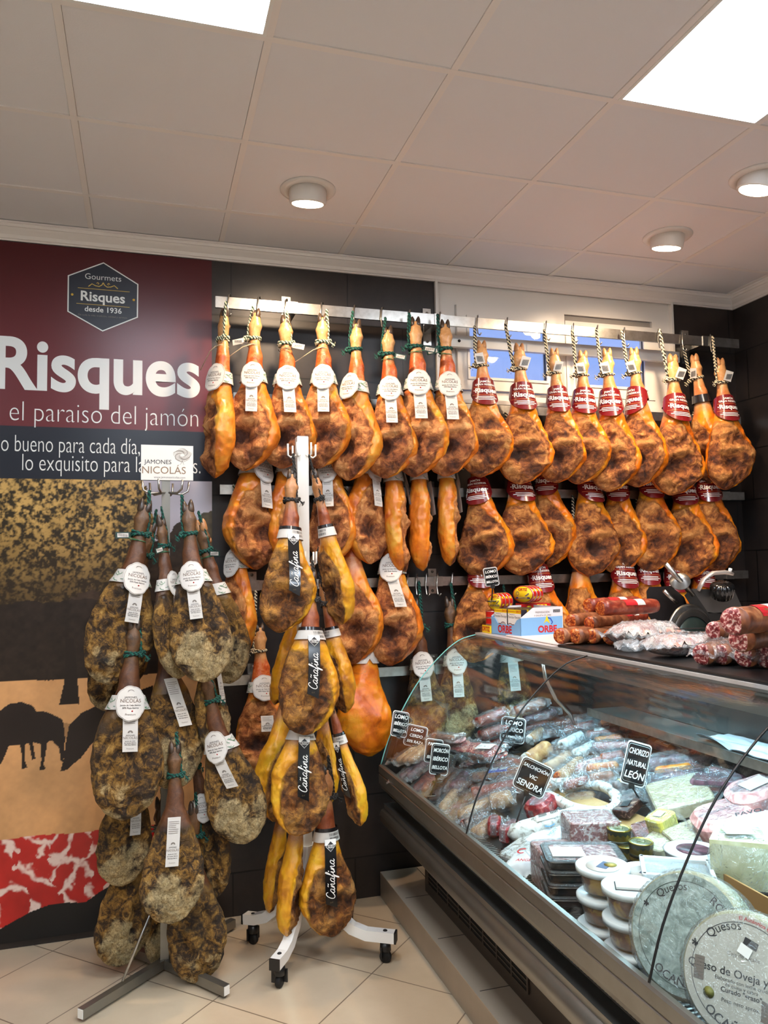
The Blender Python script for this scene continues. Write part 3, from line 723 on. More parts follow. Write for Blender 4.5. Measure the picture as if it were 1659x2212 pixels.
def lab_round(shape, mir, a0, green=True):
    m = MB(); fn = conic(shape, mir, a0, .012)
    patch(m, fn, -.24, .24, .40, .47, 24, 2, PAPER, .001)
    rs = random.Random(5)
    for k in range(26 if green else 10):        # printed green brush strokes on the band
        x = rs.uniform(.06, .22)*rs.choice((-1, 1)); t = rs.uniform(.407, .462); q = rs.uniform(0, 6)
        m.stroke([(x+.016*math.cos(q+a), t+.008*math.sin(q*2+a)) for a in (0, .9, 1.8, 2.7)], .0028, GINK if green else INKG, lambda a, b2: fn(a, max(.402, min(.468, b2)), .0035))
    return m.mesh('neck_band')
def disc_mesh(shape, mir, a0):
    m = MB(); f0 = strip_fn(shape, mir, a0, .030, .44)
    ta = .44
    def fn(x, t, l=0):  # disc hangs flat, tangent to the leg, curled a little
        p = Vector(f0(0, ta)); X = Vector((math.cos(a0), math.sin(a0), 0)); O = Vector((math.sin(a0), -math.cos(a0), 0))
        return tuple(p + X*x + O*(l-3.2*x*x+.25*(t-ta)) + Vector((0, 0, -(t-ta))))
    K = 72; R = [(.068+.0032*abs(math.sin(4.5*a))+.008*abs(math.sin(a)))for a in np.linspace(0, 2*PI, K, endpoint=False)]
    for lift, mt, k in ((-.002, PAPER, 1.0), (0, pbr('label_edge', (150, 140, 126), .5), .965), (.0008, PAPER, .94)):
        rings = []
        for q in (0.02, .35, .7, 1.0):
            rings.append([Vector(fn(R[i]*q*k*math.cos(2*PI*i/K), ta+1.10*R[i]*q*k*math.sin(2*PI*i/K), lift)) for i in range(K)])
        m.loft(rings, mt, True, False, True)
        m.add([fn(R[i]*.02*k*math.cos(2*PI*i/K), ta+R[i]*.02*k*math.sin(2*PI*i/K), lift) for i in range(K)], [tuple(range(K))], mt)
    t2 = lambda txt, sz, t, mt, b2=0, x=0: m.text(txt, sz, mt, None, b2, 'CENTER', 1.0, 0, fn=lambda a, c: fn(x+a, t-c, .0022))
    t2('JAMONES', .014, .411, INK); t2('NICOLÁS', .024, .428, pbr('label_brown', (96, 70, 52), .5))
    t2('Jamón de Cebo Ibérico', .0105, .449, INK, .012); t2('50% Raza Ibérica', .0115, .462, INK, .012)
    t2('Premium', .014, .493, INKG)
    m.lathe([(0, .0006), (.004, 0)], RINK, c=fn(0.008, .477, .0024), n=10, M=Rm(a0, 'Z') @ Rm(PI/2, 'X'))
    for k in range(5):
        m.stroke([(.014*(1-k*.13)*math.cos(a)*1.1, .384-.010*(1-k*.13)*math.sin(a)-k*.001) for a in np.linspace(.2*k, PI-.2*k+.3, 8)], .0012, INKG, lambda a, c: fn(a, c, .0022))
    return m.mesh('round_label')
def strip_mesh(shape, mir, a0, t0=.47, t1=.70, lean=0.0, wd=.036, flip=0):
    m = MB(); fn = strip_fn(shape, mir, a0, .024, t0, lean)
    patch(m, fn, -wd, wd, t0, t1, 3, 8, PAPER)
    q = (t1-t0)/.23
    rs = random.Random(2)
    for k in range(7): patch(m, fn, -wd*.8, wd*rs.uniform(.3, .8), t0+(.02+k*.009)*q, t0+(.022+k*.009)*q, 1, 1, INKG, .002)
    for k in range(4): m.stroke([(.012*(1-k*.16)*math.cos(a), t0+.128*q-.012*(1-k*.16)*math.sin(a)) for a in np.linspace(0, PI, 8)], .0014, INKG, lambda a, c: fn(a, c, .002))
    tx(m, fn, 'JAMONES', .010, INK, 0, t0+.141*q, lift=.002); tx(m, fn, 'NICOLÁS', .0165, INKG, 0, t0+.155*q, lift=.002)
    for k, s_ in enumerate(('Jamón de Cebo', 'de Campo Ibérico', '50% Raza Ibérica')): tx(m, fn, s_, .0078, INK, 0, t0+(.172+.010*k)*q, .014, lift=.002)
    tx(m, fn, 'Premium', .0095, INKG, 0, t0+.213*q, lift=.002)
    return m.mesh('hanging_tag')
CANA = {'C': [(.62, .78), (.55, .95), (.38, .98), (.2, .80), (.08, .45), (.12, .12), (.32, .0), (.52, .10), (.66, .26)], 'a': [(.42, .42), (.25, .48), (.08, .30), (.10, .06), (.24, .02), (.38, .22), (.42, .46), (.38, .10), (.48, .0), (.60, .12)],
        'n': [(.02, .02), (.12, .44), (.10, .02), (.22, .34), (.36, .46), (.38, .08), (.48, .0), (.58, .10)], 'f': [(.0, .2), (.20, .5), (.36, .95), (.26, 1.02), (.16, .5), (.04, -.42), (.10, -.44), (.22, .06), (.42, .2)], 'i': [(.0, .12), (.12, .44), (.10, .06), (.2, .0), (.32, .12)]}
def cana_mesh(shape, mir, a0, t0=.42, t1=.79):
    m = MB(); fn = strip_fn(shape, mir, a0, .030, t0, 0); wd = .034
    patch(m, fn, -wd, wd, t0, t1, 4, 14, pbr('black_ribbon', (14, 13, 15), 0.15, coat=.4), shape=lambda u: (t0, t1-.03*(1-u)))
    patch(m, fn, -wd, wd, t0-.002, t0+.030, 4, 2, WINK, .002)
    for t, k, mt in ((.055, .030, WINK), (.055, .027, INK)):
        m.add([fn(-k, t0+t-.02, .004+(.03-k)*.4), fn(0, t0+t-.02-k, .004+(.03-k)*.4), fn(k, t0+t-.02, .004+(.03-k)*.4), fn(0, t0+t-.02+k, .004+(.03-k)*.4)], [(0, 1, 2, 3)], mt)
    tx(m, fn, 'ESTIRPE', .011, WINK, 0, t0+.030, .02, lift=.008); tx(m, fn, 'NEGRA', .011, WINK, 0, t0+.040, .02, lift=.008)
    # handwritten name, read from the bottom upwards
    sc = .052; adv = 0; seq = 'Cañafina'; wds = {'C': .62, 'a': .56, 'ñ': .56, 'n': .56, 'f': .38, 'i': .30}
    tot = sum(wds[c] for c in seq)*sc; f2 = lambda a, b2: fn(-(b2*sc)+.020, (t1-.050)-a*sc, .0035)
    for ch in seq:
        st = CANA['n' if ch == 'ñ' else ch]; q = []
        for i in range(len(st)-1):      # smooth the pen path
            p0, p1, p2, p3 = st[max(i-1, 0)], st[i], st[i+1], st[min(i+2, len(st)-1)]
            for s_ in (0, .25, .5, .75):
                q.append(tuple(.5*(2*p1[d]+(p2[d]-p0[d])*s_+(2*p0[d]-5*p1[d]+4*p2[d]-p3[d])*s_**2+(3*p1[d]-p0[d]-3*p2[d]+p3[d])*s_**3) for d in (0, 1)))
        q.append(st[-1]); q = [((x+.25*y)*1.0+adv, y) for x, y in q]
        m.stroke(q, .075, WINK, f2)
        if ch == 'ñ': m.stroke([(adv+.2, .72), (adv+.32, .80), (adv+.44, .72), (adv+.56, .80)], .07, WINK, f2)
        if ch == 'i': m.stroke([(adv+.24, .64), (adv+.34, .74)], .08, WINK, f2)
        adv += wds[ch]
    tx(m, fn, 'D.P.', .012, pbr('dull_gold', (92, 76, 50), .5), 0, t1-.035, lift=.003)
    return m.mesh('name_ribbon')
def barband_mesh(shape, mir, a0):
    m = MB(); fn = conic(shape, mir, a0, .010)
    patch(m, fn, -.18, .18, .365, .385, 20, 1, DKW, .003); patch(m, fn, -.18, .18, .38, .44, 20, 2, PAPER, .002)
    rs = random.Random(4)
    for r_ in range(2):
        for k in range(16): patch(m, fn, -.035+k*.0046, -.035+k*.0046+rs.uniform(.001, .003), .392+r_*.022, .407+r_*.022, 1, 1, INK, .004)
    return m.mesh('barcode_band')
def smalltag_mesh(dark, sx):
    m = MB()
    m.box((sx*.085, -.05, -.225), (.075, .002, .034), pbr('green_tag', (16, 52, 44), .4) if dark else PAPER, ry=.2*sx)
    m.box((sx*.085, -.0515, -.225), (.056, .002, .022), PAPER, ry=.2*sx)
    for k in range(9): m.box((sx*.085-.022+k*.0055, -.0528, -.225), (.0026, .001, .015), INK if not dark else INKG, ry=.2*sx)
    m.tube([(0, -.045, -.235), (sx*.04, -.052, -.232), (sx*.07, -.05, -.228)], .0018, GINK if dark else INKG, 5)
    m.tube([(.042*math.cos(a), .040*math.sin(a), -.235) for a in np.linspace(0, 2*PI, 16)], .0022, GINK if dark else INKG, 5)
    return m.mesh('seal_tag')
def cardtag_mesh(sx):
    m = MB(); m.box((sx*.02, -.055, -.155), (.055, .002, .075), PAPER, ry=.25*sx, rx=.15)
    for k in range(8): m.box((sx*.02-.017+k*.005, -.0575, -.16), (.002, .001, .04), INK, ry=.25*sx, rx=.15)
    m.box((sx*.02, -.057, -.122), (.010, .003, .010), pbr('green_clip', (40, 130, 60), .5))
    m.tube([(0, -.036, -.19), (sx*.012, -.05, -.17), (sx*.018, -.054, -.135)], .002, INKG, 5)
    return m.mesh('price_tag')
def wire_mesh(sx):
    m = MB(); m.tube([(0, -.045, -.24), (sx*.05, -.06, -.262), (sx*.17, -.07, -.35)], .0026, pbr('pale_tie', (206, 186, 150), .5), 5)
    m.tube([(.041*math.cos(a), .040*math.sin(a), -.238) for a in np.linspace(0, 2*PI, 16)], .0028, pbr('pale_tie', (206, 186, 150), .5), 5)
    return m.mesh('cable_tie')

STY = {'S': ('ham_serrano', 'leg'), 'N': ('ham_cebo', 'leg'), 'n': ('ham_cebo', 'slim'), 's': ('ham_serrano', 'slim'), 'P': ('ham_paleta', 'shoulder'), 'F': ('ham_fina', 'leg'), 'f': ('ham_fina', 'slim'), 'p': ('ham_paleta', 'slim'), 'G': ('ham_fina', 'shoulder')}
NVAR = {'S': 3, 'N': 3, 'n': 2, 's': 1, 'P': 3, 'F': 2, 'f': 2, 'p': 2, 'G': 2}
HAMS = []
def ham(st, top, bot, ys, yaw=0, mir=1, w_=1.0, lab=None, a0=0, rope=('green', 0.0, None), seed=0, text='', group='', hoof=1, tags='', d_=1.0):
    style, shape = STY[st]; sd = seed % NVAR[st]; yaw = math.radians(yaw)
    A = atY(*top, ys[0]); B = atY(*bot, ys[1]); A, B = Vector(A), Vector(B)
    L_ = (A-B).length; z = (A-B).normalized()
    q = Vector((0, 0, 1)).rotation_difference(z).to_matrix().to_4x4()
    t = thing('hanging_ham', text, 'ham', group=group)
    t.matrix_world = T(*A) @ q @ Rm(yaw, 'Z') @ Matrix.Diagonal((L_*w_, L_*w_*d_, L_, 1))
    link('meat_body', cached(('b', st, sd, mir), lambda: ham_body_mesh(style, shape, sd+10*len(st), mir)), t)
    if hoof: ho = link('hoof', cached(('h', hoof), lambda: hoof_mesh(hoof == 1)), t); ho.scale = (1.3, 1.3, 1.12) if shape == 'shoulder' or style == 'ham_paleta' else (1.1, 1.1, 1.0)
    a = math.radians(a0)
    if rope: link('rope', cached(('r',)+rope, lambda: rope_mesh(*rope)), t)
    if lab in ('M', 'B'): link('neck_label' if lab == 'M' else 'neck_band', cached(('M', lab, shape, mir, a0), lambda: lab_maroon(shape, mir, a, lab == 'B')), t)
    if lab and lab[0] in 'RWQ':
        gr = lab[0] != 'W'
        link('neck_band', cached(('R', shape, mir, a0, gr), lambda: lab_round(shape, mir, a, gr)), t)
        if 'd' in lab: link('round_label', cached(('D', shape, mir, a0), lambda: disc_mesh(shape, mir, a)), t)
    if lab and 't' in lab:
        ln = .22 if 'r' in lab else (-.22 if 'l' in lab else 0); lo = (.42, .68) if lab[0] == 'T' else (.47, .67)
        if 'x' in lab: lo = (.62, .72)
        link('hanging_tag', cached(('T', shape, mir, a0, ln, lo), lambda: strip_mesh(shape, mir, a, lo[0], lo[1], ln)), t)
    if lab and lab[0] == 'C':
        link('barcode_band', cached(('CB', shape, mir, a0), lambda: barband_mesh(shape, mir, a+.5)), t)
        if 'c' in lab: link('name_ribbon', cached(('C', shape, mir, a0), lambda: cana_mesh(shape, mir, a)), t)
    for k in tags:
        if k in 'gG': link('seal_tag', cached(('g', k), lambda: smalltag_mesh(True, 1 if k == 'g' else -1)), t)
        if k in 'wW': link('seal_tag', cached(('w', k), lambda: smalltag_mesh(False, 1 if k == 'w' else -1)), t)
        if k in 'cC': link('price_tag', cached(('c', k), lambda: cardtag_mesh(1 if k == 'c' else -1)), t)
        if k in 'tT': link('cable_tie', cached(('t', k), lambda: wire_mesh(1 if k == 't' else -1)), t)
    HAMS.append(t); return t
G1 = 'hams on the topmost rail'; G2 = 'hams on the second rail'; G3 = 'hams on the third rail'; G4 = 'hams on the fourth rail'
Y1 = (-.25, -.28); Y2 = (-.10, -.19)
MX = ('mixed', .0, .0)
# ---- top row, left group with white labels
ham('n', (485, 664), (466, 1032), Y1, -72, 1, .92, 'Rd', 30, ('mixed', .05, .02), 0, 'narrow edge-on ham at the left end of the top rail, overlapping the poster', G1, tags='T')
ham('N', (553, 666), (530, 1017), Y1, -26, 1, .94, 'Rdt', 10, ('mixed', -.02, .01), 1, 'ham with round white label, second from the left end of the top rail', G1, tags='TW')
ham('N', (617, 680), (612, 1012), Y1, -16, 1, 1.04, 'Rdt', 8, ('mixed', .01, .02), 2, 'ham with white label directly behind the top of the white stand', G1, tags='w')
ham('N', (697, 676), (690, 1012), Y1, -16, 1, .98, 'Rdt', 0, ('mixed', .03, .02), 0, 'ham with tilted tag and frayed rope knot, fourth from the left on the top rail', G1, tags='T')
ham('N', (771, 690), (755, 1038), Y1, -34, 1, .93, 'Rd', -15, ('green', -.03, .05), 1, 'ham turned sideways with green scribbled neck band, fifth on the top rail', G1)
ham('N', (838, 703), (835, 1033), Y1, -20, 1, .99, 'Rdt', 4, ('green', -.02, .05), 2, 'reddish ham with small lower hoof and white tag, sixth on the top rail', G1, tags='g')
ham('N', (897, 684), (898, 1030), Y1, -18, 1, 1.02, 'Rdt', 2, ('green', -.04, .02), 0, 'ham with black pointed hoof left of the white bar, seventh on the top rail', G1, tags='g')
ham('N', (961, 690), (965, 1029), Y1, -14, 1, 1.0, 'Rdt', 0, ('green', -.05, .03), 2, 'last ham with round white label, at the left edge of the window', G1, tags='G')
# ---- top row, right group with maroon labels
RC_ = ('cream', -.05, .13)
ham('S', (1040, 735), (1040, 1031), Y1, -14, 1, 1.13, 'M', 2, ('cream', -.05, .10), 0, 'first maroon labelled ham from the left, hung on striped rope before the window', G1, 2, 'C')
ham('S', (1121, 741), (1125, 1046), Y1, -10, 1, 1.15, 'M', 0, ('cream', -.09, .13), 1, 'second maroon labelled ham, wide with one dark blotch above its middle', G1, 2, 'c')
ham('S', (1197, 752), (1205, 1043), Y1, -24, 1, 1.04, 'M', 4, ('cream', -.07, .14), 2, 'third maroon labelled ham on the top rail, between the two window sashes', G1, 2, 'c')
ham('S', (1259, 757), (1250, 1046), Y1, -20, 1, 1.10, 'M', 2, ('cream', -.08, .15), 0, 'fourth maroon labelled ham on the top rail, with barcode tag and green clip', G1, 2, 'C')
ham('S', (1311, 752), (1318, 1062), Y1, -26, 1, 1.03, 'M', -8, ('cream', -.07, .13), 1, 'fifth maroon labelled ham on the top rail, its label turned to the left', G1, 2, 'C')
ham('S', (1369, 750), (1380, 1052), Y1, -36, 1, 1.02, 'M', -38, ('cream', -.08, .13), 2, 'sixth maroon labelled ham on the top rail, showing the dark back of its band', G1, 2, 'C')
ham('S', (1453, 765), (1452, 1070), Y1, -4, 1, 1.16, 'M', 2, ('cream', -.10, .16), 1, 'wide maroon labelled ham right of the window, seen full face', G1, 2, 'c')
ham('s', (1499, 765), (1536, 1044), (-.19, -.20), -80, 1, 1.08, 'B', 0, ('cream', -.08, .14), 0, 'narrow edge-on orange ham, second from the right end of the top rail', G1, 2, 'c')
ham('S', (1555, 773), (1570, 1058), (-.29, -.31), -6, 1, 1.10, 'M', -4, ('cream', -.06, .16), 0, 'last ham at the right end of the top rail beside the right wall', G1, 2, 'c')
# ---- second row
NR = None
ham('N', (560, 858), (548, 1230), Y2, 22, -1, 1.02, 'Rdt', 10, ('mixed', 0, .05), 0, 'orange ham bulging left, at the left end of the second rail', G2)
ham('n', (632, 862), (618, 1218), Y2, 30, -1, .95, 'Rd', -20, ('mixed', 0, .05), 1, 'ham on the second rail half hidden by the front ham of the white stand', G2)
ham('N', (705, 866), (712, 1222), Y2, -30, 1, .85, 'Rdt', 4, ('mixed', 0, .05), 2, 'ham on the second rail just right of the white stand post', G2)
ham('N', (795, 868), (796, 1218), Y2, 18, -1, .86, 'Rdt', 10, ('mixed', 0, .05), 1, 'second rail ham with dark lower half and folded white tag', G2)
ham('n', (838, 872), (866, 1244), Y2, 62, -1, .84, 'Rdt', 18, ('green', 0, .05), 0, 'slim orange second rail ham, left of three seen edge-on in a row', G2)
ham('n', (897, 876), (914, 1233), Y2, 75, -1, .80, 'Rt', 18, ('green', 0, .05), 1, 'slim brown second rail ham, middle of three seen edge-on in a row', G2)
ham('n', (958, 880), (972, 1222), Y2, 68, -1, .80, 'Rdt', 22, ('green', 0, .05), 0, 'slim orange second rail ham, right of three seen edge-on in a row', G2)
ham('S', (1022, 946), (1045, 1249), Y2, -30, 1, 1.12, 'M', -12, ('cream', -.05, .16), 2, 'first maroon labelled ham from the left on the second rail', G2, 2)
ham('S', (1110, 940), (1128, 1243), Y2, -6, 1, 1.19, 'M', 2, ('cream', -.05, .16), 1, 'wide second rail ham with orange right rim, straight above the blue box', G2, 2)
ham('S', (1168, 923), (1186, 1226), (-.09, -.12), -34, 1, 1.02, 'M', 0, ('cream', -.05, .16), 0, 'second rail ham tucked behind the wide one above the blue box', G2, 2)
ham('S', (1262, 941), (1275, 1244), Y2, 0, 1, 1.12, 'M', 4, ('cream', -.05, .16), 2, 'full-face second rail ham below the fourth maroon labelled one', G2, 2)
ham('S', (1325, 938), (1335, 1241), (-.09, -.14), -32, 1, 0.99, 'M', 2, ('cream', -.05, .16), 1, 'dark second rail ham squeezed between two paler ones', G2, 2)
ham('S', (1394, 933), (1408, 1236), Y2, -18, 1, 1.03, 'M', 4, ('cream', -.05, .16), 0, 'second rail ham with dark patches, above the slicer handle', G2, 2)
ham('S', (1462, 948), (1488, 1251), Y2, -28, 1, 1.06, 'M', 2, ('cream', -.05, .16), 1, 'second rail ham with half hidden label, second from the right end', G2, 2)
ham('S', (1515, 938), (1540, 1241), (-.12, -.17), -20, 1, 1.02, 'M', -4, ('cream', -.05, .16), 2, 'last ham at the right end of the second rail', G2, 2)
# ---- third row
ham('n', (508, 1064), (512, 1424), Y2, -40, 1, .82, 'Rd', -4, ('mixed', 0, .05), 1, 'third rail ham behind the left stand, with round white label on its neck', G3)
ham('N', (748, 1070), (768, 1434), Y2, -20, 1, .90, None, 0, ('mixed', 0, .05), 0, 'third rail ham with yellow right rim behind the white stand', G3)
ham('N', (838, 1072), (845, 1438), Y2, -22, 1, .95, 'Rdtr', 0, ('green', 0, .05), 2, 'third rail ham with green band and slanted tag, right of the white stand', G3)
ham('S', (1040, 1122), (1022, 1432), Y2, -20, 1, 1.08, 'M', 0, ('cream', -.05, .16), 1, 'third rail ham behind the red tins', G3, 2)
ham('S', (1146, 1130), (1185, 1440), Y2, -10, 1, 1.05, 'M', 0, ('cream', -.05, .16), 0, 'third rail ham with slanted maroon label rising behind the yellow tins', G3, 2)
ham('S', (1248, 1120), (1252, 1430), Y2, 0, 1, 1.00, 'B', 0, ('cream', -.05, .16), 2, 'third rail ham with plain dark band, right of the blue box', G3, 2)
ham('S', (1335, 1122), (1350, 1432), Y2, -10, 1, 1.12, 'M', 2, ('cream', -.05, .16), 1, 'third rail ham with maroon label above the chorizo pile', G3, 2)
ham('S', (1390, 1115), (1402, 1425), Y2, -20, 1, 0.96, 'M', 0, ('cream', -.05, .16), 2, 'third rail ham left of the slicer rod', G3, 2)
ham('S', (1447, 1130), (1462, 1440), Y2, -14, 1, 1.00, 'M', 0, ('cream', -.05, .16), 0, 'third rail ham half hidden behind the disc of the slicer', G3, 2)
ham('S', (1508, 1120), (1520, 1430), Y2, -10, 1, 0.97, 'M', 0, ('cream', -.05, .16), 1, 'third rail ham behind the slicer knob, nearest the right wall', G3, 2)
# ---- fourth row
ham('N', (560, 1345), (560, 1672), Y2, 10, 1, 1.15, 'Rdtx', -6, ('cream', -.03, .22), 1, 'reddish fourth rail ham with small square tag, between the two stands', G4, tags='')
ham('S', (790, 1262), (796, 1634), Y2, -170, 1, .98, 'W', 0, ('mixed', 0, .05), 2, 'smooth golden ham seen from behind with a plain pale band, beside the counter end', G4)
ham('p', (893, 1292), (925, 1622), (-.10, -.16), -10, 1, 1.0, 'Rdt', -2, ('green', .05, .11), 0, 'long dark ham with red tie at the hoof, left of two behind the glass end', G4, tags='')
ham('p', (970, 1288), (990, 1612), (-.10, -.16), -10, 1, .98, 'Rdt', -2, ('green', .02, .09), 1, 'long dark ham, right of two behind the glass end of the counter', G4)
ham('p', (1085, 1290), (1120, 1590), (-.10, -.16), -20, 1, 1.0, 'Rt', 0, ('green', .02, .09), 1, 'dark ham dimly seen through the counter glass under the blue box', G4)

# ================================================================ stand of shoulder hams (left)
SX, SY = .333, -.41
st = thing('ham_stand', 'steel floor stand with X-shaped foot, loaded with dark shoulder hams in front of the poster', 'stand', (SX, SY, 0))
m = MB(); m.box((0, 0, 1.06), (.034, .034, 2.08), STEEL_D); m.obj('post', st)
for k, (u, v, l) in enumerate(((-.293, -.287, 0), (.215, -.294, 0), (.30, .27, 0), (-.22, .26, 0))):
    a = math.atan2(v, u); L_ = math.hypot(u, v); b = MB()
    b.box((math.cos(a)*(L_/2+.012), math.sin(a)*(L_/2+.012), .030), (L_, .030, .036), STEEL_D, rz=a)
    b.box((math.cos(a)*(L_+.013), math.sin(a)*(L_+.013), .030), (.003, .026, .032), WHITE, rz=a); b.obj('foot', st)
for k, z in enumerate((2.0, 1.50, 1.02, .6)):
    for j in range(6):
        a = j*PI/3+k*.4+.2; b = MB(); c, s_ = math.cos(a), math.sin(a)
        b.tube([(c*.01, s_*.01, z-.03), (c*.07, s_*.07, z-.035), (c*.095, s_*.095, z-.02), (c*.10, s_*.10, z+.02)], .0045, STEEL, 7); b.obj('hook', st)
MB().tube([(-.01, -.02, .35), (-.16, -.165, .06)], .005, STEEL, 6).obj('brace', st)
q0, q1 = atY(305, 957, SY-.02), atY(417, 1037, SY-.02)
sg = MB(); cx_, cz_ = (q0[0]+q1[0])/2, (q0[2]+q1[2])/2-.005
sg.box((cx_-SX, -.022, cz_), (.215, .004, .150), pbr('sign_white', (232, 228, 220), .35))
g = lambda t_, x, z, s_, mt, b2=0: sg.text(t_, s_, mt, T(cx_-SX+x, -.0246, cz_+z) @ Rm(PI/2, 'X'), b2)
g('JAMONES', -.038, .002, .026, INK); g('NICOLÁS', -.014, -.034, .044, pbr('sign_brown', (140, 112, 84), .5)); g('www.jamonesnicolas.com', .01, -.063, .0125, INKG)
for k in range(9):
    r_ = .034-.003*k
    sg.stroke([(.062+r_*1.05*math.cos(a)*(1+.12*math.sin(5*a+k)), .034+r_*.8*math.sin(a)*(1+.1*math.cos(4*a+k))) for a in np.linspace(0, 2*PI, 26)], .0009, INKG, lambda a, b2: (cx_-SX+a, -.0247, cz_+b2))
for a in (-.004, .003): sg.stroke([(.062, .012), (.062+a, 0), (.062+a*2.5, -.008)], .001, INKG, lambda a, b2: (cx_-SX+a, -.0247, cz_+b2))
sg.obj('sign_card', st)
GP = 'shoulder hams on the left floor stand'
gk = ('green', .01, .05)
# back ones first
ham('P', (330, 1120), (228, 1536), (-.30, -.34), 10, 1, .8, None, 0, gk, 0, 'dark shoulder ham peeping out below the upper left one', GP)
ham('P', (316, 1078), (236, 1480), (-.55, -.62), 6, 1, 1.0, 'Rdt', 12, gk, 0, 'upper left shoulder ham on the left stand, wide with a leaf-shaped ridge', GP, tags='G')
ham('P', (346, 1112), (385, 1466), (-.60, -.66), 38, -1, .80, 'Rdtl', 8, gk, 1, 'narrow middle shoulder ham in the top tier of the left stand', GP, tags='G')
ham('P', (432, 1122), (500, 1476), (-.42, -.46), -34, 1, .92, 'Rtr', 0, gk, 1, 'shoulder ham behind the upper right one, with a slanting tag', GP, 2, 'g')
ham('P', (404, 1080), (440, 1474), (-.62, -.74), -8, -1, .92, 'Rdt', 0, ('green', -.03, .03), 2, 'upper right shoulder ham of the left stand, full face with pale lower end', GP, 1)
ham('P', (345, 1300), (385, 1704), (-.50, -.60), 14, 1, .92, 'Ttr', -6, gk, 2, 'second tier shoulder ham with a big diagonal tag, behind the round label', GP)
ham('P', (440, 1290), (465, 1632), (-.50, -.58), 44, -1, .78, 'Tt', 10, gk, 1, 'narrow second tier shoulder ham under the upper right one', GP)
ham('P', (292, 1330), (262, 1772), (-.62, -.72), 4, -1, 1.0, 'Rdt', 4, gk, 0, 'second tier left shoulder ham with clean round label and long tag', GP)
ham('P', (412, 1588), (468, 1938), (-.48, -.52), -30, 1, .76, 'Rd', 20, gk, 0, 'third tier shoulder ham behind, with a reversed white label', GP)
ham('P', (440, 1440), (528, 1823), (-.60, -.66), -14, -1, .92, 'Rdtr', -10, gk, 2, 'shoulder ham leaning right between the stands, with black and pale patches', GP)
ham('P', (290, 1560), (262, 1914), (-.45, -.50), 6, 1, .95, 'Tt', 16, gk, 1, 'third tier shoulder ham at the left, half hidden tag near its neck', GP)
ham('P', (300, 1700), (258, 2088), (-.40, -.42), 8, 1, .88, None, 0, gk, 2, 'lowest left shoulder ham hanging near the floor', GP)
ham('p', (345, 1720), (345, 2084), (-.36, -.38), 20, 1, .8, None, 0, gk, 1, 'slim dark shoulder ham between the two lowest ones', GP)
ham('P', (420, 1730), (422, 2124), (-.52, -.58), -4, -1, .96, None, 0, gk, 0, 'lowest right shoulder ham with pale oval end, above the X foot', GP)
ham('P', (378, 1600), (372, 1995), (-.64, -.74), -2, 1, 1.0, 'Tt', -2, gk, 2, 'big third tier shoulder ham in front with one long tilted tag', GP)

# ================================================================ white wheeled stand (middle)
QX, QY = .955, -.49
st = thing('ham_stand', 'white steel stand on castors with curved legs, carrying yellow hams', 'stand', (QX, QY, 0))
px_ = atY(652, 945, QY)
m = MB(); m.box((-.045, 0, (px_[2]+.28)/2), (.050, .050, px_[2]-.28), WHITE); m.obj('post', st)
MB().box((-.045, 0, px_[2]+.001), (.046, .046, .004), STEEL).obj('post_cap', st)
for k, (ex, ey) in enumerate(((-.205, -.225), (-.26, .20), (.275, -.165), (.20, .24))):
    ox, oy = -.045, 0; a = math.atan2(ey-oy, ex-ox); L_ = math.hypot(ex-ox, ey-oy)
    pr = [(.02, .46), (.05, .36), (.09, .26), (.14, .18), (.20, .130), (.26, .110), (L_+.02, .105)]
    if L_ < .29: pr = [(p*L_/.32 if i < 6 else L_+.02, z) for i, (p, z) in enumerate(pr)]
    b = MB(); c, s_ = math.cos(a), math.sin(a); rings = []
    for i, (d, z) in enumerate(pr):
        p0, p1 = pr[max(i-1, 0)], pr[min(i+1, 6)]; tx_, tz_ = p1[0]-p0[0], p1[1]-p0[1]; l = math.hypot(tx_, tz_); nx, nz = -tz_/l, tx_/l
        rings.append([(ox+c*(d+nx*h)-s_*w2, oy+s_*(d+nx*h)+c*w2, z+nz*h) for h, w2 in ((-.021, -.021), (-.021, .021), (.021, .021), (.021, -.021))])
    b.loft(rings, WHITE, True, True, False); lg = b.obj('leg', st)
    e = MB(); e.box((ox+c*(L_+.024), oy+s_*(L_+.024), .105), (.008, .043, .043), BLACKP, rz=a)
    e.lathe([(0, .006), (.008, .004), (.01, 0)], BLACKM, c=(ox+c*(L_-.02), oy+s_*(L_-.02), .127), n=10); e.obj('end_cap', lg)
    w3 = MB(); wx, wy = ox+c*(L_-.02), oy+s_*(L_-.02)
    w3.lathe([(.012, .084), (.022, .08), (.024, .05), (.014, .046)], BLACKP, c=(wx, wy, 0), n=14)
    w3.box((wx-.016, wy, .045), (.006, .034, .05), BLACKP, rz=a); w3.box((wx+.016, wy, .045), (.006, .034, .05), BLACKP, rz=a)
    w3.lathe([(0, .011), (.021, .011), (.025, .006), (.025, -.006), (.021, -.011), (0, -.011)], BLACKM, c=(wx, wy-.0, .0252), n=20, M=Rm(a, 'Z') @ Rm(PI/2, 'X')); w3.obj('castor', lg)
for k, z in enumerate((px_[2]-.02, 1.72, 1.26, .85)):
    for j in range(6):
        a = j*PI/3+.52*(k % 2); c, s_ = math.cos(a), math.sin(a); b = MB()
        b.tube([(-.045+c*.026, s_*.026, z-.06), (-.045+c*.05, s_*.05, z-.07), (-.045+c*.062, s_*.062, z-.06), (-.045+c*.062, s_*.062, z-.01)], .0042, WHITE, 7); b.obj('hook', st)
GF = 'yellow hams on the white wheeled stand'
bk = ('black', .0, .10); bk2 = ('black', .01, .05)
ham('f', (680, 1196), (592, 1522), (-.34, -.36), 70, -1, .80, None, 0, bk2, 0, 'slim yellow ham seen edge-on behind, left side of the white stand', GF)
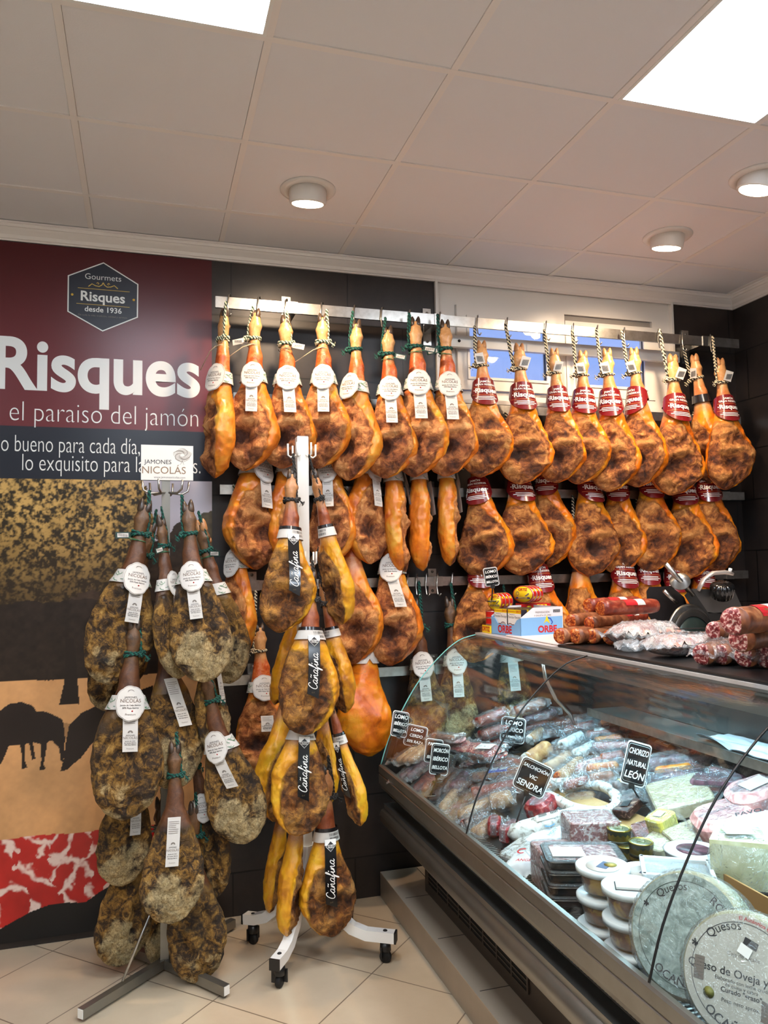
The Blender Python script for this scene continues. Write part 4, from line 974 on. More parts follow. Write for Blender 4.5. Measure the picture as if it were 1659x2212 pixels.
ham('F', (632, 1014), (606, 1367), (-.60, -.68), -8, 1, .98, 'Cc', 10, bk, 0, 'upper left ham of the white stand with long black ribbon, full face', GF, tags='')
ham('f', (677, 1014), (742, 1348), (-.60, -.64), -62, 1, .84, 'C', -20, bk, 1, 'upper right edge-on ham of the white stand with barcode band', GF)
ham('f', (693, 1250), (748, 1540), (-.56, -.62), -70, 1, .92, 'C', -24, bk2, 0, 'edge-on yellow ham at the right of the second tier, with barcode band', GF)
ham('F', (640, 1380), (590, 1775), (-.40, -.44), 30, -1, .78, None, 0, bk2, 1, 'orange ham partly behind at the left of the third tier', GF)
ham('f', (690, 1440), (705, 1742), (-.32, -.34), -40, 1, .7, None, 0, bk2, 1, 'brown ham in the shade right behind the third tier', GF)
ham('G', (671, 1228), (663, 1588), (-.66, -.76), -4, 1, 1.04, 'Cc', 6, bk2, 0, 'middle front ham of the white stand, wide shoulder with black ribbon', GF)
ham('G', (660, 1440), (640, 1806), (-.64, -.72), 6, -1, 1.02, 'Cc', -2, bk2, 1, 'third tier front ham with the black ribbon cut off at its top', GF)
ham('f', (700, 1470), (780, 1784), (-.62, -.70), -66, 1, .70, 'Cc', 20, bk2, 1, 'lower right yellow ham sticking out sideways with a curled ribbon', GF)
ham('f', (625, 1650), (582, 1972), (-.38, -.40), 62, -1, .78, None, 0, bk2, 0, 'lowest left ham of the white stand, seen edge-on at the back', GF)
ham('f', (655, 1640), (620, 2024), (-.56, -.62), 60, -1, .80, None, 0, bk2, 1, 'lowest middle yellow ham, seen edge-on beside the front leg', GF)
ham('F', (705, 1650), (715, 2024), (-.58, -.62), 8, -1, 1.02, 'Cc', -4, bk2, 0, 'lowest right ham of the white stand with black ribbon, almost at floor level', GF)
# ---- hooks on the rails
HK = None
def hook_mesh():
    m = MB(); m.tube([(.012, .018, -.018), (.012, .016, .028), (.008, .0, .036), (.002, -.012, .030), (-.002, -.014, -.02), (0, -.018, -.055), (.004, -.028, -.064), (.008, -.036, -.054)], .0028, STEEL, 7)
    return m.mesh('hook')
HKM = hook_mesh()
def hooks(pxs, rail_i, group, lbf):
    z, y = RAILS[rail_i][2], RAILS[rail_i][3]
    for i, u in enumerate(pxs):
        v = 690
        p = atY(u, 650+(u-465)*.075 if rail_i == 0 else 1252, y)
        o = link('meat_hook', HKM, None, (p[0], y-.004, z+.0)); o.scale = (1.35, 1.0, 1.15); tag(o, lbf(i), 'hook', group)
names = ['narrow edge-on ham at the left end', 'second ham from the left', 'ham behind the white stand', 'ham with the frayed knot', 'ham turned sideways', 'reddish ham with the lower hoof', 'ham with the black pointed hoof', 'last white labelled ham', 'first maroon labelled ham', 'second maroon labelled ham', 'third maroon labelled ham', 'fourth maroon labelled ham', 'fifth maroon labelled ham', 'sixth maroon labelled ham', 'wide ham right of the window', 'narrow orange edge-on ham', 'last ham at the right end']
hooks([492, 556, 615, 692, 763, 822, 882, 947, 1028, 1092, 1176, 1235, 1287, 1345, 1418, 1470, 1530], 0, 'steel hooks on the topmost rail', lambda i: 'small steel hook on the topmost rail over the '+names[i])
n4 = ['first', 'second', 'third', 'fourth', 'fifth']
hooks([878, 897, 918, 942, 974], 3, 'bare hooks on the fourth rail', lambda i: n4[i]+' small steel hook from the left on the bare stretch of the fourth rail')
# ================================================================ DISPLAY COUNTER
CY0, CY1 = -.30, -3.5
ct = thing('display_counter', 'long refrigerated deli counter with curved glass front and stainless ledges', 'counter', (1.3, CY0, 0))
def cobj(m, name, par=None): return m.obj(name, par or ct, (-1.3, -CY0, 0)) if (par is None or par is ct) else m.obj(name, par)
def extr(prof, y0, y1, mat, name, smooth=False, caps=True, close=True, par=None):
    m = MB(); m.loft([[Vector((x, y, z)) for x, z in prof] for y in (y0, y1)], mat, close, caps, smooth); return cobj(m, name, par)
PLT = pbr('plinth_steel', (176, 164, 148), 0.34, 0.6, noise=(7, (160, 148, 134), .6))
KICK = pbr('counter_base_paint', (74, 64, 56), 0.4, 0.3)
pl_ = thing('plinth_step', 'low tiled plinth that the counter stands on, along the floor', 'plinth', (1.4, 0, 0))
m = MB(); m.box((1.13, -1.75, .058), (2.3, 3.48, .116), PLT); m.box((1.13, -1.75, .118), (2.3, 3.48, .004), pbr('plinth_tile', (176, 160, 140), .3))
for k in range(9): m.box((.2, -.35-.42*k, .1203), (.4, .003, .0008), INK)
m.box((.17, -1.75, .1203), (.003, 3.46, .0008), INK); m.obj('step', pl_)
extr([(1.515, .12), (1.515, .40), (1.34, .455), (2.6, .455), (2.6, .12)], CY0, CY1, KICK, 'base_body')
# grille of slots
m = MB(); gy0, gy1 = -.36, -1.35
m.box((1.5135, (gy0+gy1)/2, .27), (.003, gy0-gy1, .20), BLACKM)
for k in range(9): m.box((1.510, gy0-(gy0-gy1)*k/8, .27), (.006, .010, .20), KICK)
for k in range(11): m.box((1.510, (gy0+gy1)/2, .172+.0196*k), (.005, gy0-gy1, .006), KICK)
cobj(m, 'vent_grille')
bp_ = [(1.50, .425), (1.36, .430), (1.318, .440), (1.300, .462), (1.297, .490), (1.306, .512), (1.325, .522), (1.44, .524)]
extr(bp_, CY0, CY1, STEEL_D, 'bumper_rail', True)
extr([(1.40, .500), (1.40, .632), (1.415, .632), (1.415, .500)], CY0, CY1, pbr('dark_recess_panel', (34, 28, 26), .45), 'recess_panel')
extr([(1.302, .630), (1.296, .634), (1.296, .676), (1.300, .679), (1.300, .682), (1.296, .685), (1.298, .714), (1.304, .720), (1.318, .720), (1.320, .700), (1.325, .61), (1.31, .61)], CY0, CY1, STEEL_D, 'front_ledge')
extr([(1.32, .50), (1.32, .54), (2.42, .54), (2.42, .50)], CY0, CY1, STEEL_D, 'well_bottom')
# slotted air vent behind the ledge
m = MB(); m.box((1.412, (CY0+CY1)/2, .590), (.17, CY0-CY1-.01, .004), BLACKM)
y = CY0-.02
while y > CY1: m.box((1.412, y, .5935), (.168, .0062, .004), STEEL); y -= .0165
cobj(m, 'air_vent')
DK = pbr('deck_steel', (90, 92, 92), .4, .7)
zd = lambda x: DECK_A+DECK_B*(x-DECK_X)
extr([(1.497, zd(1.497)-.004), (2.33, zd(2.33)-.004), (2.33, zd(2.33)-.014), (1.497, .56)], CY0-.01, CY1+.01, DK, 'display_deck')
extr([(2.36, .5), (2.36, 1.27), (2.38, 1.27), (2.38, .5)], CY0, CY1, pbr('rear_door', (40, 36, 34), .25), 'rear_sliding_door')
# end wall posts, top frame, canopy
extr([(1.84, 1.262), (1.84, 1.296), (2.40, 1.296), (2.40, 1.262)], CY0, CY1, pbr('canopy_grey', (120, 128, 130), .3, .6), 'canopy')
extr([(1.80, 1.300), (1.80, 1.310), (2.42, 1.310), (2.42, 1.297), (1.86, 1.297)], CY0, CY1, pbr('top_shelf', (196, 190, 186), .25, .1), 'top_shelf')
TUBE = pbr('display_tube_light', (255, 255, 255), .5, emit=((.52, .84, 1.0), STRIP_E))
extr([(1.90, 1.255), (1.89, 1.243), (1.90, 1.236), (1.925, 1.236), (1.935, 1.243), (1.925, 1.255)], CY0-.05, CY1+.05, TUBE, 'light_tube')
GL = film('counter_glass', (.965, .99, .985), .003, .01, None, .025)
gp = [(1.306, .716), (1.348, .835), (1.42, .969), (1.504, 1.094), (1.613, 1.205), (1.71, 1.275), (1.80, 1.300)]
def spl(P, n=4):
    o = []
    for i in range(len(P)-1):
        p0, p1, p2, p3 = P[max(i-1, 0)], P[i], P[i+1], P[min(i+2, len(P)-1)]
        for k in range(n):
            s_ = k/n; o.append(tuple(.5*(2*p1[d]+(p2[d]-p0[d])*s_+(2*p0[d]-5*p1[d]+4*p2[d]-p3[d])*s_**2+(3*p1[d]-p0[d]-3*p2[d]+p3[d])*s_**3) for d in range(len(p1))))
    return o+[P[-1]]
gs = spl(gp)
inn = []
for i, p in enumerate(gs):
    a, b2 = gs[max(i-1, 0)], gs[min(i+1, len(gs)-1)]; dx, dz = b2[0]-a[0], b2[1]-a[1]; l = math.hypot(dx, dz); inn.append((p[0]+dz/l*.006, p[1]-dx/l*.006))
EDG = pbr('glass_edge', (120, 190, 186), .1); SEAL = pbr('black_seal', (14, 14, 14), .4)
for k, (y0, y1) in enumerate(((-.308, -1.325), (-1.333, -2.35), (-2.358, -3.40))):
    m = MB()
    for sh in (gs, inn[::-1]): m.loft([[Vector((x, y, z)) for x, z in sh] for y in (y0, y1)], GL, False, False, True)
    for y in (y0, y1): m.add([(x, y, z) for p in zip(gs, inn) for x, z in p], [(2*i, 2*i+1, 2*i+3, 2*i+2) for i in range(len(gs)-1)], GL)
    g_ = cobj(m, 'front_glass')
    e = MB(); e.tube([(x, y1+.002, z) for x, z in gs], .0030, SEAL, 6); e.obj('glass_seal', g_)
m = MB(); endp = gs+[(2.40, 1.297), (2.40, .55), (1.33, .55)]
m.loft([[Vector((x, y, z)) for x, z in endp] for y in (-.300, -.306)], GL, True, True, False); g_ = cobj(m, 'end_glass')
e = MB(); e.tube([(x, -.303, z) for x, z in gs], .0028, EDG, 6); e.obj('polished_edge', g_)
m = MB(); m.box((2.27, -2.0, .975), (.17, 2.6, .012), STEEL_D); m.box((2.17, -2.0, .970), (.008, 2.6, .034), STEEL); cobj(m, 'inner_shelf')
m = MB(); m.tube([(1.98, -.62, 1.255), (2.00, -.62, 1.12), (2.05, -.62, 1.02), (2.12, -.62, .95), (2.14, -.62, .90)], .006, STEEL, 8); m.tube([(1.98, -.635, 1.255), (2.00, -.635, 1.12), (2.05, -.635, 1.02), (2.12, -.635, .95), (2.14, -.635, .90)], .006, STEEL, 8)
cobj(m, 'canopy_arm')
extr([(1.835, 1.222), (1.842, 1.222), (1.842, 1.298), (1.835, 1.298)], CY0, CY1, pbr('canopy_grey', (120, 128, 130), .3, .6), 'canopy_lip')
# cloth on the inner shelf
def clothy(x0, x1, y0, y1, z, amp, mat, name, label, cat, seed=0, n=40):
    X, Y_ = np.meshgrid(np.linspace(x0, x1, n), np.linspace(y0, y1, n)); X = X.ravel(); Y_ = Y_.ravel()
    P = np.stack([X*3, Y_*1.2, X*0], 1); h = np.abs(fbm(P, 4, seed, 3))*amp*3+.004
    i = np.arange(n*n).reshape(n, n); F = np.stack([i[:-1, :-1], i[:-1, 1:], i[1:, 1:], i[1:, :-1]], -1).reshape(-1, 4)
    c = ((x0+x1)/2, (y0+y1)/2, z); V = np.stack([X-c[0], Y_-c[1], h], 1); V2 = V.copy(); V2[:, 2] -= .003
    m = MB(); m.add(V, F, mat, True); m.add(V2, [f[::-1] for f in F.tolist()], mat, True)
    o = m.obj(name, None, c); tag(o, label, cat); return o
clothy(2.19, 2.355, -1.40, -2.1, .982, .03, pbr('white_cloth', (226, 228, 232), .8), 'folded_cloth', 'white folded cloth on the inner shelf of the counter', 'cloth')
# work bench behind
wb = thing('work_bench', 'pale grey work bench behind the counter, carrying the slicer', 'bench', (2.9, -1.6, 0))
MB().box((0, 0, .63), (.88, 2.6, 1.26), pbr('bench_body', (70, 64, 60), .5)).obj('bench_body', wb)
MB().box((0, 0, 1.27), (.92, 2.64, .02), pbr('bench_top', (214, 206, 202), .35)).obj('bench_top', wb)

# ================================================================ goods
FILM = film('vacuum_film', (.97, .985, 1.0), .07, .10, f0=.09)
FILMM = film('milky_film', (.93, .97, 1.0), .22, .14, f0=.08)
def ramp_mat(name, els, sc, rough=.4, dist=0.0, typ='noise', bump=.3, coat=0.0, det=4):
    m = pbr(name, (128, 128, 128), rough, 0, .5, None, None, coat=coat); N, L = m.node_tree.nodes, m.node_tree.links
    tc = N.new('ShaderNodeTexCoord'); oi = N.new('ShaderNodeObjectInfo'); ad = N.new('ShaderNodeVectorMath'); ad.operation = 'MULTIPLY_ADD'
    L.new(oi.outputs['Random'], ad.inputs[0]); ad.inputs[1].default_value = (5, 3, 7); L.new(tc.outputs['Object'], ad.inputs[2])
    if typ == 'noise':
        n = N.new('ShaderNodeTexNoise'); n.inputs['Detail'].default_value = det; n.inputs['Distortion'].default_value = dist; o = 'Fac'
    else:
        n = N.new('ShaderNodeTexVoronoi'); n.feature = 'F1' if typ == 'vor' else 'DISTANCE_TO_EDGE'; o = 'Distance'
    n.inputs['Scale'].default_value = sc; L.new(ad.outputs[0], n.inputs['Vector'])
    r = N.new('ShaderNodeValToRGB'); e = r.color_ramp.elements
    while len(e) < len(els): e.new(.5)
    for k, (p, c) in enumerate(els): e[k].position = p; e[k].color = (*srgb(c), 1)
    L.new(n.outputs[o], r.inputs[0]); L.new(r.outputs[0], m.node_tree.nodes['Principled BSDF'].inputs['Base Color'])
    bp = N.new('ShaderNodeBump'); bp.inputs['Strength'].default_value = bump; bp.inputs['Distance'].default_value = .003
    L.new(n.outputs[o], bp.inputs['Height']); L.new(bp.outputs[0], m.node_tree.nodes['Principled BSDF'].inputs['Normal'])
    return m
SAL = ramp_mat('salami_cut', [(.36, (88, 20, 26)), (.5, (150, 58, 58)), (.57, (206, 160, 150)), (.68, (230, 206, 194))], 120, .35, .6)
CHO = ramp_mat('chorizo_cut', [(.34, (96, 26, 10)), (.48, (172, 66, 20)), (.58, (204, 108, 40)), (.70, (230, 160, 90))], 105, .3, .7, coat=.5)
LOMO = ramp_mat('loin_cut', [(.35, (112, 16, 26)), (.55, (160, 36, 44)), (.68, (204, 120, 110))], 40, .35, .5)
CASE_B = ramp_mat('casing_brown', [(.3, (84, 42, 24)), (.55, (138, 80, 48)), (.75, (182, 126, 84))], 30, .42, .4)
CASE_R = ramp_mat('casing_red', [(.3, (90, 26, 18)), (.55, (140, 54, 34)), (.75, (176, 104, 74))], 34, .35, .4)
CASE_D = ramp_mat('casing_dark', [(.35, (34, 20, 18)), (.55, (70, 38, 32)), (.7, (170, 140, 120))], 60, .4, .6)
CASE_P = ramp_mat('casing_purple', [(.35, (50, 24, 34)), (.55, (94, 50, 64)), (.75, (150, 106, 118))], 30, .4, .5)
CASE_T = ramp_mat('casing_tan', [(.3, (140, 96, 58)), (.55, (176, 134, 88)), (.75, (206, 176, 132))], 30, .45, .4)
CASE_W = ramp_mat('casing_mould', [(.34, (128, 122, 112)), (.46, (204, 206, 200)), (.6, (232, 236, 234))], 45, .7, .6)
ORNG = ramp_mat('fatty_orange', [(.35, (176, 76, 16)), (.6, (220, 140, 50))], 30, .35)
PINKM = ramp_mat('pink_meat', [(.34, (176, 108, 104)), (.52, (206, 146, 140)), (.66, (228, 196, 188))], 28, .4, 1.0)
REDSL = ramp_mat('cured_slices', [(.40, (136, 34, 34)), (.52, (176, 62, 52)), (.60, (226, 172, 146))], 36, .35, 1.5)
MORT = ramp_mat('marbled_block', [(.40, (136, 70, 66)), (.5, (166, 100, 94)), (.56, (206, 178, 170)), (.66, (220, 200, 194))], 70, .4, .8)
CHS = ramp_mat('pale_cheese', [(.35, (190, 180, 134)), (.6, (214, 206, 164)), (.75, (228, 222, 186))], 24, .5)
CHT = ramp_mat('tan_cheese', [(.35, (176, 156, 116)), (.6, (206, 190, 150)), (.75, (232, 222, 196))], 26, .45, .6)
BUT = ramp_mat('butter_yellow', [(.35, (222, 204, 60)), (.65, (238, 226, 130))], 12, .4)
BLUELB = pbr('blue_label', (48, 84, 176), .4)
REDLB = pbr('red_label', (186, 32, 38), .4)
def on_deck(p0, p1, h=0.0):
    while max(deck(*p0, h)[1], deck(*p1, h)[1]) > CY0-.05 and h < .35: h += .01     # nothing pokes through the end glass
    a, b2 = deck(*p0, h), deck(*p1, h); c = (a+b2)/2; d = b2-a
    ex = Vector((1, 0, DECK_B)).normalized(); ey = Vector((0, 1, 0)); v = Vector(d)
    return Vector(c), math.atan2(v.dot(ey), v.dot(ex)), v.length
TILT = Rm(-math.atan(DECK_B), 'Y')
def pose(t, c, yaw, tilt=True, roll=0.0): t.matrix_world = T(*c) @ (TILT if tilt else Matrix()) @ Rm(yaw, 'Z') @ Rm(roll, 'X'); return t
def pillow(lx, ly, h, mat, name, par, seed=0, zc=0.0, fin=.12, crink=.012, nx=34, ny=22, end_h=.0):
    """closed plastic bag: a pair of crinkled sheets bulging over the contents and sealed flat at the rim"""
    U, V = np.meshgrid(np.linspace(-1, 1, nx), np.linspace(-1, 1, ny)); U = U.ravel(); V = V.ravel()
    P = np.stack([U*lx, V*ly, U*0+seed], 1)
    ew = fbm(np.stack([U*2, V*2, U*0+seed*3], 1), 3, seed, 3)
    k = 1-fin; r = np.clip(1-np.clip(np.abs(U)/k, 0, 1)**5, 0, 1)*np.clip(1-np.clip(np.abs(V)/(k-.05), 0, 1)**4, 0, 1)
    hh = h*r**.45; cr = np.abs(fbm(P, 32, seed, 3))*crink*2.6
    X = U*lx/2*(1+.05*ew*(np.abs(U) > .8)); Y_ = V*ly/2*(1+.14*ew)
    rim = (r < .02)*fbm(P, 24, seed+4, 2)*.045
    m = MB(); i = np.arange(nx*ny).reshape(ny, nx); F = np.stack([i[:-1, :-1], i[:-1, 1:], i[1:, 1:], i[1:, :-1]], -1).reshape(-1, 4).tolist()
    m.add(np.stack([X, Y_, zc+hh/2+cr+rim], 1), F, mat, True); m.add(np.stack([X, Y_, zc-hh/2-.0005+rim*.9], 1), [f[::-1] for f in F], mat, True)
    return m.obj(name, par)
def saus_shape(m, L_, r, case, cut=None, e0='cut', e1='round', bend=0.0, org=(0, 0, 0), n=16, ell=1.0, seed=0):
    pts = []; rr = []
    rs = random.Random(seed); K = 14
    for i in range(K+1):
        u = i/K; q = 1.0+rs.uniform(-.05, .05)
        if e0 == 'round' and u < .12: q *= math.sqrt(max(.02, 1-((.12-u)/.12)**2))
        if e1 == 'round' and u > .88: q *= math.sqrt(max(.02, 1-((u-.88)/.12)**2))
        pts.append((org[0]+(u-.5)*L_, org[1]+bend*math.sin(u*PI), org[2])); rr.append(r*q)
    m.tube(pts, rr, case, n=n, flat=ell)
def cutface(par, x, r, mat, sgn=-1, org=(0, 0, 0), ell=1.0, slant=.35):
    m = MB(); M = T(org[0]+x+sgn*.001, org[1], org[2]) @ Rm(slant*sgn*-1, 'Z') @ Rm(sgn*PI/2, 'Y')
    m.lathe([(0, .004), (r*.6, .0035), (r*.93, .002), (r*1.0, -.004), (r*.98, -.016)], mat, n=22, M=M, sx=ell); return m.obj('cut_face', par)
_sausn = [0]
def sausage(p0, p1, r, case, text, h=.0, cut=None, cutend=0, filmy=True, lab=None, n=1, cat='sausage', name='cured_sausage', bend=0.0, ell=1.0, grp=None, roll=0):
    c, yaw, L_ = on_deck(p0, p1, h+r); t = pose(thing(name, text, cat, group=grp), c, yaw, roll=roll); _sausn[0] += 1; sd = _sausn[0]
    for k in range(n):
        oy = (k-(n-1)/2)*r*2.02; m = MB(); saus_shape(m, L_*.92, r, case, None, 'cut' if cut and cutend in (0, 2) else 'round', 'cut' if cut and cutend in (1, 2) else 'round', bend, (0, oy, 0), ell=ell, seed=sd*5+k)
        o = m.obj('sausage' if n > 1 else 'casing', t)
        if cut:
            if cutend in (0, 2): cutface(t, -L_*.46, r, cut, -1, (0, oy, 0))
            if cutend in (1, 2): cutface(t, L_*.46, r, cut, 1, (0, oy, 0))
    if filmy: pillow(L_*1.22, 2*r*n*1.5+.045, 2*r*1.10, FILM, 'plastic_film', t, sd, fin=.2)
    if lab: 
        mt, tt = lab; m = MB(); w_ = min(.09, L_*.4); rr = r*1.10
        for j in range(6):
            a0, a1 = -.7+j*.25, -.7+(j+1)*.25
            m.add([(-w_/2, rr*math.sin(a0), rr*math.cos(a0)), (w_/2, rr*math.sin(a0), rr*math.cos(a0)), (w_/2, rr*math.sin(a1), rr*math.cos(a1)), (-w_/2, rr*math.sin(a1), rr*math.cos(a1))], [(0, 1, 2, 3)], mt, True)
        if mt is not PAPER: m.box((w_*.28, 0, rr+.0012), (w_*.34, rr*.8, .001), WINK)
        for j in range(5): m.box((w_*.28-.012+j*.006, -.0, rr+.0022), (.003, rr*.5, .0006), INK)
        for j in range(3): m.box((-w_*.2, -.01+.01*j, rr+.0016), (w_*.35, .003, .0006), WINK if mt is not PAPER else INK)
        m.obj('paper_label', t)
    return t
def slices(p0, p1, wd, mat, text, h=.01, n=7, lab=False, seed=1, grp=None):
    c, yaw, L_ = on_deck(p0, p1, h+.012); t = pose(thing('sliced_meat_pack', text, 'meat pack', group=grp), c, yaw); rs = random.Random(seed)
    for k in range(n):
        m = MB(); x = (-.40+.8*k/(n-1))*L_; m.lathe([(0, .0022), (wd*.40, .0026), (wd*.43, .0006), (wd*.43, -.001), (0, -.001)], mat, c=(x, rs.uniform(-.006, .006), -.004+.0022*(k % 3)), n=20, M=Rm(.12, 'Y'), sx=.8); m.obj('slice', t)
    pillow(L_*1.1, wd*1.15, .024, FILM, 'plastic_film', t, seed)
    if lab: MB().box((L_*.28, 0, .016), (.09, wd*.45, .001), PAPER, rz=.2).obj('paper_label', t)
    return t
def block(p, dims, yaw, mat, text, h=0, name='meat_block', cat='meat', filmy=True, seed=0, rad=.012, lab=None, tilt=True, grp=None):
    c = Vector(deck(*p, h+dims[2]/2)); t = pose(thing(name, text, cat, group=grp), c, yaw, tilt)
    m = MB(); m.rbox((0, 0, 0), dims, rad, mat); o = m.obj('meat' if cat == 'meat' else 'body', t)
    if filmy:
        q = MB(); q.rbox((0, 0, .001), (dims[0]*1.05, dims[1]*1.05, dims[2]*1.05), rad*1.6, FILM); q.obj('plastic_film', t)
        for s_ in (-1, 1):
            w_ = MB(); rs = random.Random(seed+s_)
            ring = [(s_*dims[0]*(.52+.10*(j % 2)+rs.uniform(0, .08)), (j/8-.5)*dims[1]*1.1, dims[2]*.25+rs.uniform(-.01, .01)) for j in range(9)]
            base = [(s_*dims[0]*.52, (j/8-.5)*dims[1]*.95, dims[2]*.1) for j in range(9)]
            w_.add(ring+base, [(j, j+1, 10+j, 9+j) for j in range(8)], FILM, True); w_.obj('film_flap', t)
    if lab: MB().box((0, 0, dims[2]*.53+.002), (dims[0]*.42, dims[1]*.42, .001), lab, rz=.2).obj('paper_label', t)
    return t
# ---- left pane of the display, front
sausage((868, 1648), (918, 1610), .017, CASE_T, 'packet of small pale sausages in the far left corner of the display', n=3, name='sausage_pack', cat='sausage pack')
sausage((868, 1686), (935, 1628), .018, CASE_P, 'dark red vacuum packet behind the second price sign from the left', n=2, name='sausage_pack', cat='sausage pack')
sausage((900, 1712), (965, 1640), .020, CASE_R, 'dark red sausage packet in front, between the second and third price signs', n=2, name='sausage_pack', cat='sausage pack')
slices((925, 1606), (1000, 1594), .09, PINKM, 'pale sliced packet at the back beside the glass end', lab=True, seed=3)
slices((968, 1604), (1076, 1624), .11, REDSL, 'long packet of dark red marbled slices with a white sticker', n=10, lab=True, seed=4, h=.03)
slices((1000, 1650), (1092, 1628), .09, REDSL, 'long packet of orange-red slices in front of the marbled one', n=9, lab=True, seed=5, h=.03)
sausage((996, 1660), (1052, 1646), .020, CASE_B, 'short brown sausage packet with a blue label', lab=(BLUELB, ''), h=.02)
sausage((1004, 1682), (1160, 1664), .024, CASE_B, 'long brown sausage with a blue and white label across it', lab=(BLUELB, ''), h=.02)
sausage((918, 1730), (985, 1668), .024, CASE_B, 'thick brown sausage leaning towards the front vent', n=2, name='sausage_pack', cat='sausage pack')
sausage((950, 1752), (1000, 1690), .020, CASE_T, 'light brown knotted sausage under the double price sign', h=.02)
sausage((970, 1766), (1030, 1712), .015, CASE_P, 'packet of thin purple sausages next to the air vent', n=3, name='sausage_pack', cat='sausage pack')
sausage((1018, 1716), (1140, 1692), .028, CASE_R, 'salami with a wrinkled cut end facing left, middle of the first pane', cut=SAL, h=.02)
sausage((975, 1708), (1010, 1670), .026, CASE_P, 'stubby purple sausage packet left of the blue labelled one', h=.03)
sausage((985, 1768), (1072, 1728), .027, CASE_T, 'tan salami beside the vent, left of the first glass joint', h=.0)
sausage((1000, 1785), (1056, 1758), .024, CASE_D, 'round-ended dark salami in film right at the vent', cut=SAL)
sausage((1022, 1804), (1076, 1768), .017, CASE_T, 'small pale sausages in film in front of the glass joint', n=2, name='sausage_pack', cat='sausage pack')
sausage((1056, 1735), (1110, 1722), .034, CASE_T, 'bulb shaped cheese-coloured sausage seen through the glass joint', h=.01, ell=1.0)
block((1068, 1784), (.05, .115, .055), -.5, LOMO, 'left one of two bright red oval cut loins standing beside the glass joint', name='cut_loin', rad=.024, tilt=False)
block((1102, 1796), (.05, .125, .060), -.9, LOMO, 'right one of two bright red oval cut loins, behind the sign stem', name='cut_loin', rad=.024, tilt=False)
block((1168, 1742), (.13, .10, .062), .5, LOMO, 'large bright red cut loin in film under the middle price sign', h=.03, name='cut_loin', rad=.04)
sausage((1088, 1806), (1292, 1752), .036, CASE_W, 'long thick white patterned salami lying behind the wrapped blocks', h=.01, filmy=False, lab=(PAPER, ''))
sausage((1150, 1712), (1190, 1690), .026, CASE_B, 'brown bagged sausage ends behind the sign', h=.05)
block((1136, 1838), (.16, .13, .040), .3, CASE_W, 'small net wrapped packet at the vent in front of the sign stem', name='wrapped_packet', cat='packet', rad=.02)
def papbag(p, dims, yaw, text, ink, words, seed, h=0):
    c = Vector(deck(*p, h+dims[2]/2)); t = pose(thing('wrapped_packet', text, 'packet'), c, yaw)
    pillow(dims[0], dims[1], dims[2], pbr('printed_plastic', (224, 230, 234), .25), 'printed_wrap', t, seed, fin=.08, crink=.006)
    m = MB()
    for k, (s_, x, y_, sz) in enumerate(words): m.text(s_, sz, ink, T(x, y_, dims[2]/2+.013) @ Rm(0, 'Z'), .02)
    m.obj('print', t); return t
papbag((1195, 1800), (.27, .15, .045), .35, 'flat white plastic packet with a blue round emblem and lettering', pbr('sky_ink', (76, 140, 190), .5), [('HOST', -.04, -.045, .020), ('EL', .055, -.03, .022), ('O', .0, .0, .055)], 5)
papbag((1150, 1868), (.20, .14, .05), -.9, 'white plastic packet with red print and zigzag edge at the vent', RINK, [('ANGEL', .0, -.035, .022), ('C', -.04, .02, .045)], 8)
block((1275, 1796), (.17, .135, .10), -.25, MORT, 'upper pink marbled meat block in film, in the middle of the counter', h=.03, seed=2, tilt=False)
block((1205, 1876), (.13, .17, .125), -.15, MORT, 'lower pink marbled meat block standing on the vent side beside black trays', seed=3, tilt=False)
# ring sausage on its board
bd = thing('wooden_board', 'thin pale wooden board running under the white ring sausage', 'board'); c, yaw, L_ = on_deck((1150, 1690), (1425, 1800), .012)
pose(bd, c, yaw); MB().rbox((0, 0, 0), (L_, .085, .016), .006, pbr('pale_wood', (186, 154, 104), .5, noise=(14, (160, 122, 74), .6))).obj('plank', bd)
rg = thing('ring_sausage', 'long white mouldy sausage bent into a ring, tied at the left', 'sausage')
rp = [(1112, 1700), (1150, 1694), (1200, 1692), (1250, 1693), (1300, 1698), (1328, 1716), (1332, 1738), (1312, 1752), (1280, 1754), (1235, 1744), (1200, 1726), (1165, 1708), (1128, 1694)]
P_ = [Vector(deck(u, v, .05)) for u, v in rp]; c = sum(P_, Vector())/len(P_); rg.location = c
m = MB(); q = spl([tuple(p-c) for p in P_], 5); n_ = len(q); m.tube(q, [.0205*min(1, .35+.12*min(i, n_-1-i)) for i in range(n_)], CASE_W, 12); m.obj('casing', rg)
# trays, tubs, tins
def tray(p, k, text):
    c = Vector(deck(*p, .0)); t = thing('black_tray', text, 'tray', (c[0], c[1], c[2]+.012+.037*k), (0, 0, -.35), 'black meat trays in one stack')
    m = MB(); m.rbox((0, 0, .012), (.22, .15, .026), .02, BLACKP); m.rbox((0, 0, .0265), (.245, .172, .005), .024, BLACKP); m.obj('tray_body', t)
    q = MB(); q.rbox((0, 0, .031), (.235, .162, .010), .022, FILM); q.obj('clear_lid', t)
    if k == 3:
        MB().rbox((.0, .0, .027), (.2, .13, .006), .02, MORT).obj('contents', t)
        MB().box((-.05, -.02, .037), (.10, .08, .001), PAPER).obj('paper_label', t)
for k, s_ in enumerate(('lowest', 'second from below', 'third from below', 'topmost')): tray((1262, 1950), k, 'black plastic meat tray, '+s_+' of the stack beside the meat block')
STEW = ramp_mat('stew', [(.35, (70, 34, 14)), (.52, (136, 76, 24)), (.64, (206, 160, 60))], 22, .3, .8)
TUBM = film('tub_plastic', (.95, .93, .88), .10, .15, None); LIDM = pbr('lid_plastic', (222, 228, 230), .25)
